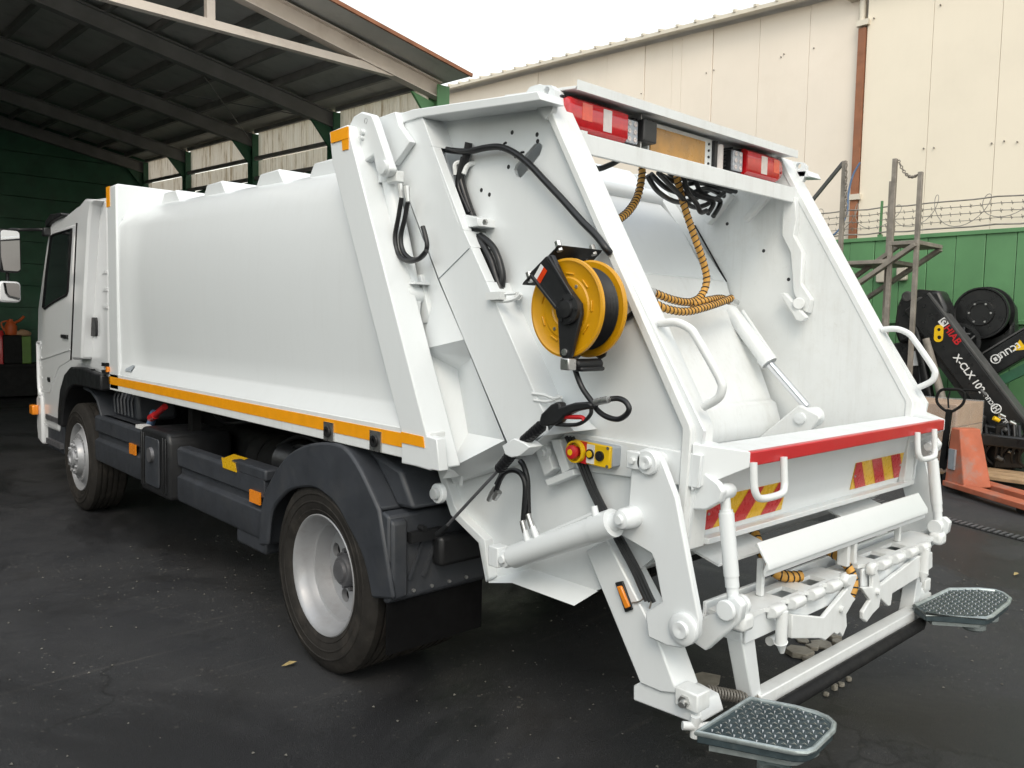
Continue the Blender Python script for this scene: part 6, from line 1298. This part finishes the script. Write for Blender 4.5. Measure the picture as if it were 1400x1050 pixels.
# hose drum behind the boom
cy_, cz_ = (1.336,2.016)
b_ = MB(); b_.lathe([(0,.0),(-.02,.0),(-.02,.12),(-.035,.125),(-.035,.16),(-.01,.17),(-.01,.30),(-.03,.315),(-.03,.335),(.03,.335),(.03,.30),(.16,.30),(.16,.35),(.2,.35)], (8.5,cy_,cz_), (1,0,0), 48); dm = obj('hose_drum', b_, 'crane_black', crane)
for k in range(6):
    an = k*PI/3; b_ = MB(); b_.cyl((8.455,cy_+.13*math.cos(an),cz_+.13*math.sin(an)),(8.47,cy_+.13*math.cos(an),cz_+.13*math.sin(an)),.014,seg=6); obj('bolt', b_, 'steel', dm)
b_ = MB(); b_.plate([(1.556,2.294),(1.338,2.348),(1.146,2.287),(1.017,2.097),(0.984,1.814),(1.041,1.338),(1.452,1.219),(1.529,1.805)], 'x', 8.66, 8.9); obj('winch_housing', b_, 'crane_black', crane, bevel=.05)
# second boom rising to the right with lettering
e0, e1 = Vector((8.6,1.486,1.141)), Vector((8.6,0.54,1.838)); de = (e1-e0).normalized(); ne = Vector((0,-de.z,de.y)); ne = ne if ne.z > 0 else -ne
b_ = MB(); b_.beam(e0, e1, .2, .30, ne); sb = obj('second_boom', b_, 'crane_black', crane, bevel=.015)
b_ = MB(); b_.beam(e0+ne*.165, e1+ne*.165, .21, .02, ne); obj('boom_cap', b_, 'crane_grey', sb)
c_ = Vector((8.497,1.13,1.422)); b_ = MB(); b_.tube([c_ + de*.055*math.cos(k*PI/8) + ne*.055*math.sin(k*PI/8) for k in range(16)], .008, 6, closed=True); b_.beam(c_-de*.02, c_+de*.02, .004, .05, ne); obj('round_emblem', b_, 'sticker_white', sb)
c_ = Vector((8.497,1.087,1.415)); text_mesh('company_lettering', '\u05d9\u05ea\u05d7\u05db\u05e0', .12, frame3(c_, de, ne), .0015, 'sticker_white', sb)
c_ = Vector((8.497,0.865,1.591)); b_ = MB(); b_.add([c_-de*.09, c_+de*.05+ne*.075, c_+de*.05-ne*.075, Vector((.004,0,0))+c_-de*.09, Vector((.004,0,0))+c_+de*.05+ne*.075, Vector((.004,0,0))+c_+de*.05-ne*.075], [(0,1,2),(5,4,3),(0,3,4,1),(1,4,5,2),(2,5,3,0)]); obj('warning_triangle', b_, 'box_yellow', sb)
b_ = MB(); b_.beam((8.6,1.069,1.148), (8.6,0.521,1.502), .12, .1, (1,0,0)); obj('third_boom', b_, 'green_dark', crane)
# control valves and hoses at the foot
b_ = MB(); b_.plate([(0.869,0.65),(0.637,0.692),(0.545,0.157),(0.855,0.112)], 'x', 7.75, 7.95); vb_ = obj('valve_bank', b_, 'crane_black', crane, bevel=.02)
for k, (yy, zz) in enumerate([(0.823,0.703),(0.763,0.753),(0.707,0.583),(0.65,0.677),(0.727,0.403),(0.645,0.325),(0.765,0.239),(0.61,0.506)]):
    b_ = MB(); b_.cyl((7.74,yy,zz),(7.70,yy+.05,zz+.03),.020 if k % 2 else .028,seg=10); obj('valve_fitting', b_, 'box_yellow' if k == 0 else ('steel' if k % 2 else 'crane_grey'), vb_)
for k in range(12):
    y0 = 1.15-.06*k; b_ = MB(); b_.tube([(7.75,y0,.62+.1*math.sin(k)),(7.66,y0-.05,.45),(7.72,y0+.04*math.sin(k*2),.28),(7.8,y0-.03,.15)], .017, 8, 5); obj('crane_hose', b_, 'hose_rubber', crane)
b_ = MB(); b_.box(7.6,7.9,.45,1.15,.40,.54); obj('outrigger', b_, 'crane_black', crane, bevel=.02)
b_ = MB(); b_.box(7.74,7.88,1.0,1.2,.56,.74); obj('filter_block', b_, 'crane_black', crane, bevel=.02)
# ------------------------------------------------------------------ timber under the crane
tb = thing('timber_skid', 'light timber planks on the ground under the black crane', 'timber', (7.6, .6, 0))
for i, (y0, y1, z0) in enumerate(((-.6,1.0,.0),(-.6,1.0,.0),(-.6,1.0,.0))):
    b_ = MB(); b_.box(7.05+.25*i, 7.05+.25*i+.2, y0, y1, .08, .12); obj('plank', b_, 'pallet_wood', tb, bevel=.004)
for y0 in (-.4, .25, .85):
    b_ = MB(); b_.box(7.05, 7.75, y0-.05, y0+.05, .0, .08); obj('bearer', b_, 'pallet_wood', tb, bevel=.004)
# ------------------------------------------------------------------ wrapped cartons on a pallet
pal = thing('wooden_pallet', 'wooden pallet under the film-wrapped cartons', 'pallet', (7.1, 1.45, 0))
for i in range(5):
    b_ = MB(); b_.box(6.75+.19*i, 6.75+.19*i+.14, .95, 2.0, .12, .145); obj('deck_board', b_, 'pallet_wood', pal)
for y0 in (1.0, 1.47, 1.95):
    b_ = MB(); b_.box(6.75, 7.65, y0-.05, y0+.05, 0, .119); obj('bearer', b_, 'pallet_wood', pal)
cart = MB(); cart.box(0,.43,0,.33,0,.255); cme = cart.mesh('carton')
idx = 0
for k in range(3):
    for i in range(2):
        for j_ in range(3):
            c_ = obj('carton', cme, 'cardboard', bevel=.006); c_.location = (6.78+.45*i, .98+.34*j_, .147+.262*k)
            side_ = ('front','rear')[i]; row_ = ('bottom','middle','top')[k]; col_ = ('nearest the pallet truck','middle of the row','nearest the white truck')[j_]
            tag(c_, f'brown carton under film, {row_} layer, {side_} side, {col_}', 'carton', 'cartons wrapped on the pallet')
fm_ = MB(); fm_.plate(rrect(6.765,7.67,.965,2.005,.04), 'z', .15, .94); fw = obj('stretch_film', fm_, 'stretch_film', smooth=60); tag(fw, 'clear crinkled stretch film wrapped round the brown cartons', 'film')
# ------------------------------------------------------------------ pallet truck
pj_ = thing('pallet_truck', 'worn orange hand pallet truck with black loop handle beside the cartons', 'pallet truck', (6.5, .7, 0))
J0, J1 = Vector((6.41,0.887,0.09)), Vector((5.732,-0.052,0.09)); dj = (J1-J0).normalized(); sj = Vector((dj.y,-dj.x,0))
if sj.x < 0: sj = -sj
for k in (0.0, .36):
    b_ = MB(); b_.beam(J0+sj*k, J0+sj*k+dj*1.25, .17, .06); obj('fork', b_, 'jack_orange', pj_, bevel=.008)
    b_ = MB(); b_.cyl(J0+sj*k+dj*1.1-sj*.04-Vector((0,0,.045)), J0+sj*k+dj*1.1+sj*.04-Vector((0,0,.045)), .04, seg=14); obj('roller', b_, 'black_rubber', pj_)
T0 = J0 + Vector((0,0,.0))
# sloping orange chassis shield
A_ = [(6.6,0.976,0.654),(6.6,0.773,0.66),(6.6,0.594,0.082),(6.6,0.995,0.017)]
c0_ = J0 - sj*.06 + dj*.0; b_ = MB()
vs = [c0_, c0_+sj*.34, c0_+sj*.34+dj*.30, c0_+dj*.32, c0_+dj*.02+Vector((0,0,.62))+sj*.03, c0_+sj*.30+dj*.02+Vector((0,0,.62)), c0_+sj*.28+dj*.15+Vector((0,0,.62)), c0_+sj*.03+dj*.16+Vector((0,0,.62))]
b_.add(vs, [(0,3,2,1),(4,5,6,7),(0,1,5,4),(1,2,6,5),(2,3,7,6),(3,0,4,7)]); sh = obj('shield', b_, 'jack_orange', pj_, bevel=.012)
b_ = MB(); q = c0_ + dj*.10 + Vector((0,0,.28)) - sj*.0; b_.beam(q-dj*.05+sj*.008, q+dj*.05+sj*.008, .03, .22); obj('notice_plate', b_, 'foil_patch', sh)
hb_ = J0 - dj*.10 + sj*.12
b_ = MB(); b_.cyl(hb_+Vector((0,0,.05)), hb_+Vector((0,0,.40)), .06, seg=16); obj('pump', b_, 'chassis_black', pj_)
for k in (-.05, .05):
    b_ = MB(); b_.cyl(hb_+sj*k-sj*.03+Vector((0,0,0.01)), hb_+sj*k+sj*.03+Vector((0,0,0.01)), .09, seg=20); obj('steer_wheel', b_, 'black_rubber', pj_)
st0, st1 = Vector((6.55,1.019,0.22)), Vector((6.55,0.979,0.888))
b_ = MB(); b_.beam(hb_+Vector((0,0,.30)), st0, .06, .05, (1,0,0)); b_.beam(st0, st1, .055, .05, (1,0,0)); hn = obj('tiller', b_, 'chassis_black', pj_)
b_ = MB(); b_.tube([(6.55,0.978,0.863),(6.55,1.056,0.898),(6.55,1.115,0.967),(6.55,1.111,1.051),(6.55,1.068,1.104),(6.55,0.977,1.118),(6.55,0.886,1.117),(6.55,0.832,1.08),(6.55,0.841,0.974),(6.55,0.904,0.903)], .016, 8, 5, closed=True); obj('loop_handle', b_, 'chassis_black', hn)
b_ = MB(); b_.tube([(6.55,1.083,1.103),(6.55,0.863,1.118),(6.55,0.665,1.125)], .012, 8); obj('cross_handle', b_, 'chassis_black', hn)
b_ = MB(); b_.cyl((6.55,0.673,1.132), (6.55,0.619,1.072), .018, seg=10); obj('handle_knob', b_, 'crane_grey', hn)
b_ = MB(); b_.tube([(6.55,0.988,0.904),(6.55,1.001,1.01),(6.55,0.983,1.093)], .010, 8); obj('release_lever', b_, 'chassis_black', hn)
b_ = MB(); b_.cyl((6.6,0.945,0.641), (6.6,0.979,0.287), .022, seg=10); obj('pump_rod', b_, 'chassis_black', hn)
# ------------------------------------------------------------------ drain channel across the yard
D0, D1 = Vector((4.918,0.447,0)), Vector((4.601,-0.441,0)); dd = (D1-D0).normalized(); ds = Vector((-dd.y,dd.x,0))
dr_ = thing('drain_grate', 'narrow dark slotted drain grate set in the asphalt behind the right step', 'drain', tuple(D0))
b_ = MB(); c_ = (D0+D1)/2; b_.beam(D0-dd*2+Vector((0,0,.003)), D1+dd*2+Vector((0,0,.003)), .15, .004); obj('channel', b_, 'chassis_black', dr_)
n = int(((D1-D0).length+3.8)/.055)
for k in range(n):
    p = D0 - dd*1.9 + dd*.055*k + Vector((0,0,.009)); b_ = MB(); b_.beam(p-ds*.06+dd*.015, p+ds*.06-dd*.015, .022, .010); obj('bar', b_, 'hub_grey', dr_)
# ------------------------------------------------------------------ broken concrete, leaves, pebbles
def rock(c, r, flat=.5, seed=0):
    rn = random.Random(seed); bm = bmesh.new(); bmesh.ops.create_icosphere(bm, subdivisions=2, radius=1)
    for v in bm.verts:
        f = 1 + rn.uniform(-.22,.22); v.co = Vector((v.co.x*f*r*rn.uniform(.9,1.1), v.co.y*f*r*.75, v.co.z*f*r*flat))
    mb = MB(); mb.add([v.co + Vector(c) for v in bm.verts], [tuple(v.index for v in f.verts) for f in bm.faces]); bm.free(); return mb
spots = [(0.849,-0.299,0.01),(0.834,-0.373,0.01),(1.076,-0.32,0.01),(1.222,-0.303,0.01),(0.738,-0.47,0.01),(1.04,-0.223,0.01),(1.14,-0.372,0.01),(0.986,-0.311,0.01),(1.013,-0.397,0.01),(0.658,-0.622,0.01),(0.591,-0.618,0.01),(0.502,-0.625,0.01),(0.744,-0.619,0.01)]
def slab(c, r, seed):
    rn = random.Random(seed); n = rn.choice((5,6,7)); a0 = rn.uniform(0, 6)
    pts = [(c[0] + r*rn.uniform(.65,1.15)*math.cos(a0+2*PI*k/n), c[1] + r*rn.uniform(.55,1.0)*math.sin(a0+2*PI*k/n)) for k in range(n)]
    return MB().plate(pts, 'z', 0.0, .012 + rn.uniform(0,.02))
for k, p in enumerate(spots):
    r_ = (.085, .055, .075, .06, .045, .05, .04, .05, .045)[k] if k < 9 else .02
    o_ = obj('broken_concrete', slab(p, r_, k+11), 'concrete_bit', bevel=.004)
    tag(o_, 'flat piece of broken concrete lying on the asphalt under the bin lift' if k < 9 else 'small chip of broken concrete on the asphalt behind the low bumper bar', 'rubble', 'rubble under the bin lift' if k < 9 else 'concrete chips behind the bumper bar')
pp_ = [(0.163,-0.073,0),(0.256,-0.096,0),(0.291,-0.18,0),(0.206,-0.227,0),(0.103,-0.233,0),(0.043,-0.282,0),(0.022,-0.195,0),(0.088,-0.118,0)]
b_ = MB(); b_.plate([(p[0],p[1]) for p in pp_], 'z', .001, .006); o_ = obj('bare_concrete_patch', b_, 'concrete_bit'); o_['kind'] = 'structure'
for k, p in enumerate([(-1.282,1.283,0.012),(3.417,-0.609,0.012)]):
    b_ = MB(); P = Vector(p); b_.add([P+Vector((-.03,0,0)), P+Vector((0,-.014,.008)), P+Vector((.035,.004,0.004)), P+Vector((.0,.016,.012)), P+Vector((-.05,.006,.002))], [(0,1,2,3),(0,3,4)])
    o_ = obj('dry_leaf', b_, 'leaf_dry'); tag(o_, ('dry curled leaf on the asphalt beside the rear wheel', 'dry leaf on the asphalt near the right picture edge')[k], 'leaf', 'dry leaves on the asphalt')
b_ = MB(); rn = random.Random(3)
for k in range(3200):
    x, y = rn.uniform(-3.2, 3.5), rn.uniform(-2.0, 4.0)
    if rn.random() > .45 + .5*math.sin(x*1.7+1)*math.sin(y*1.3): continue
    r_ = rn.choice((.003,.004,.005,.006,.009)); c_ = Vector((x,y,r_*.4)); an = rn.uniform(0, 6)
    b_.add([c_+Vector((r_*math.cos(an),r_*math.sin(an),0)), c_+Vector((r_*math.cos(an+2.1),r_*math.sin(an+2.1),0)), c_+Vector((r_*math.cos(an+4.2),r_*math.sin(an+4.2),0)), c_+Vector((0,0,r_*.7))], [(0,1,2),(0,1,3),(1,2,3),(2,0,3)])
gv = obj('loose_grit', b_, 'grit', kind='stuff'); gv['label'] = 'loose grit and small pebbles scattered over the asphalt'; gv['category'] = 'grit'
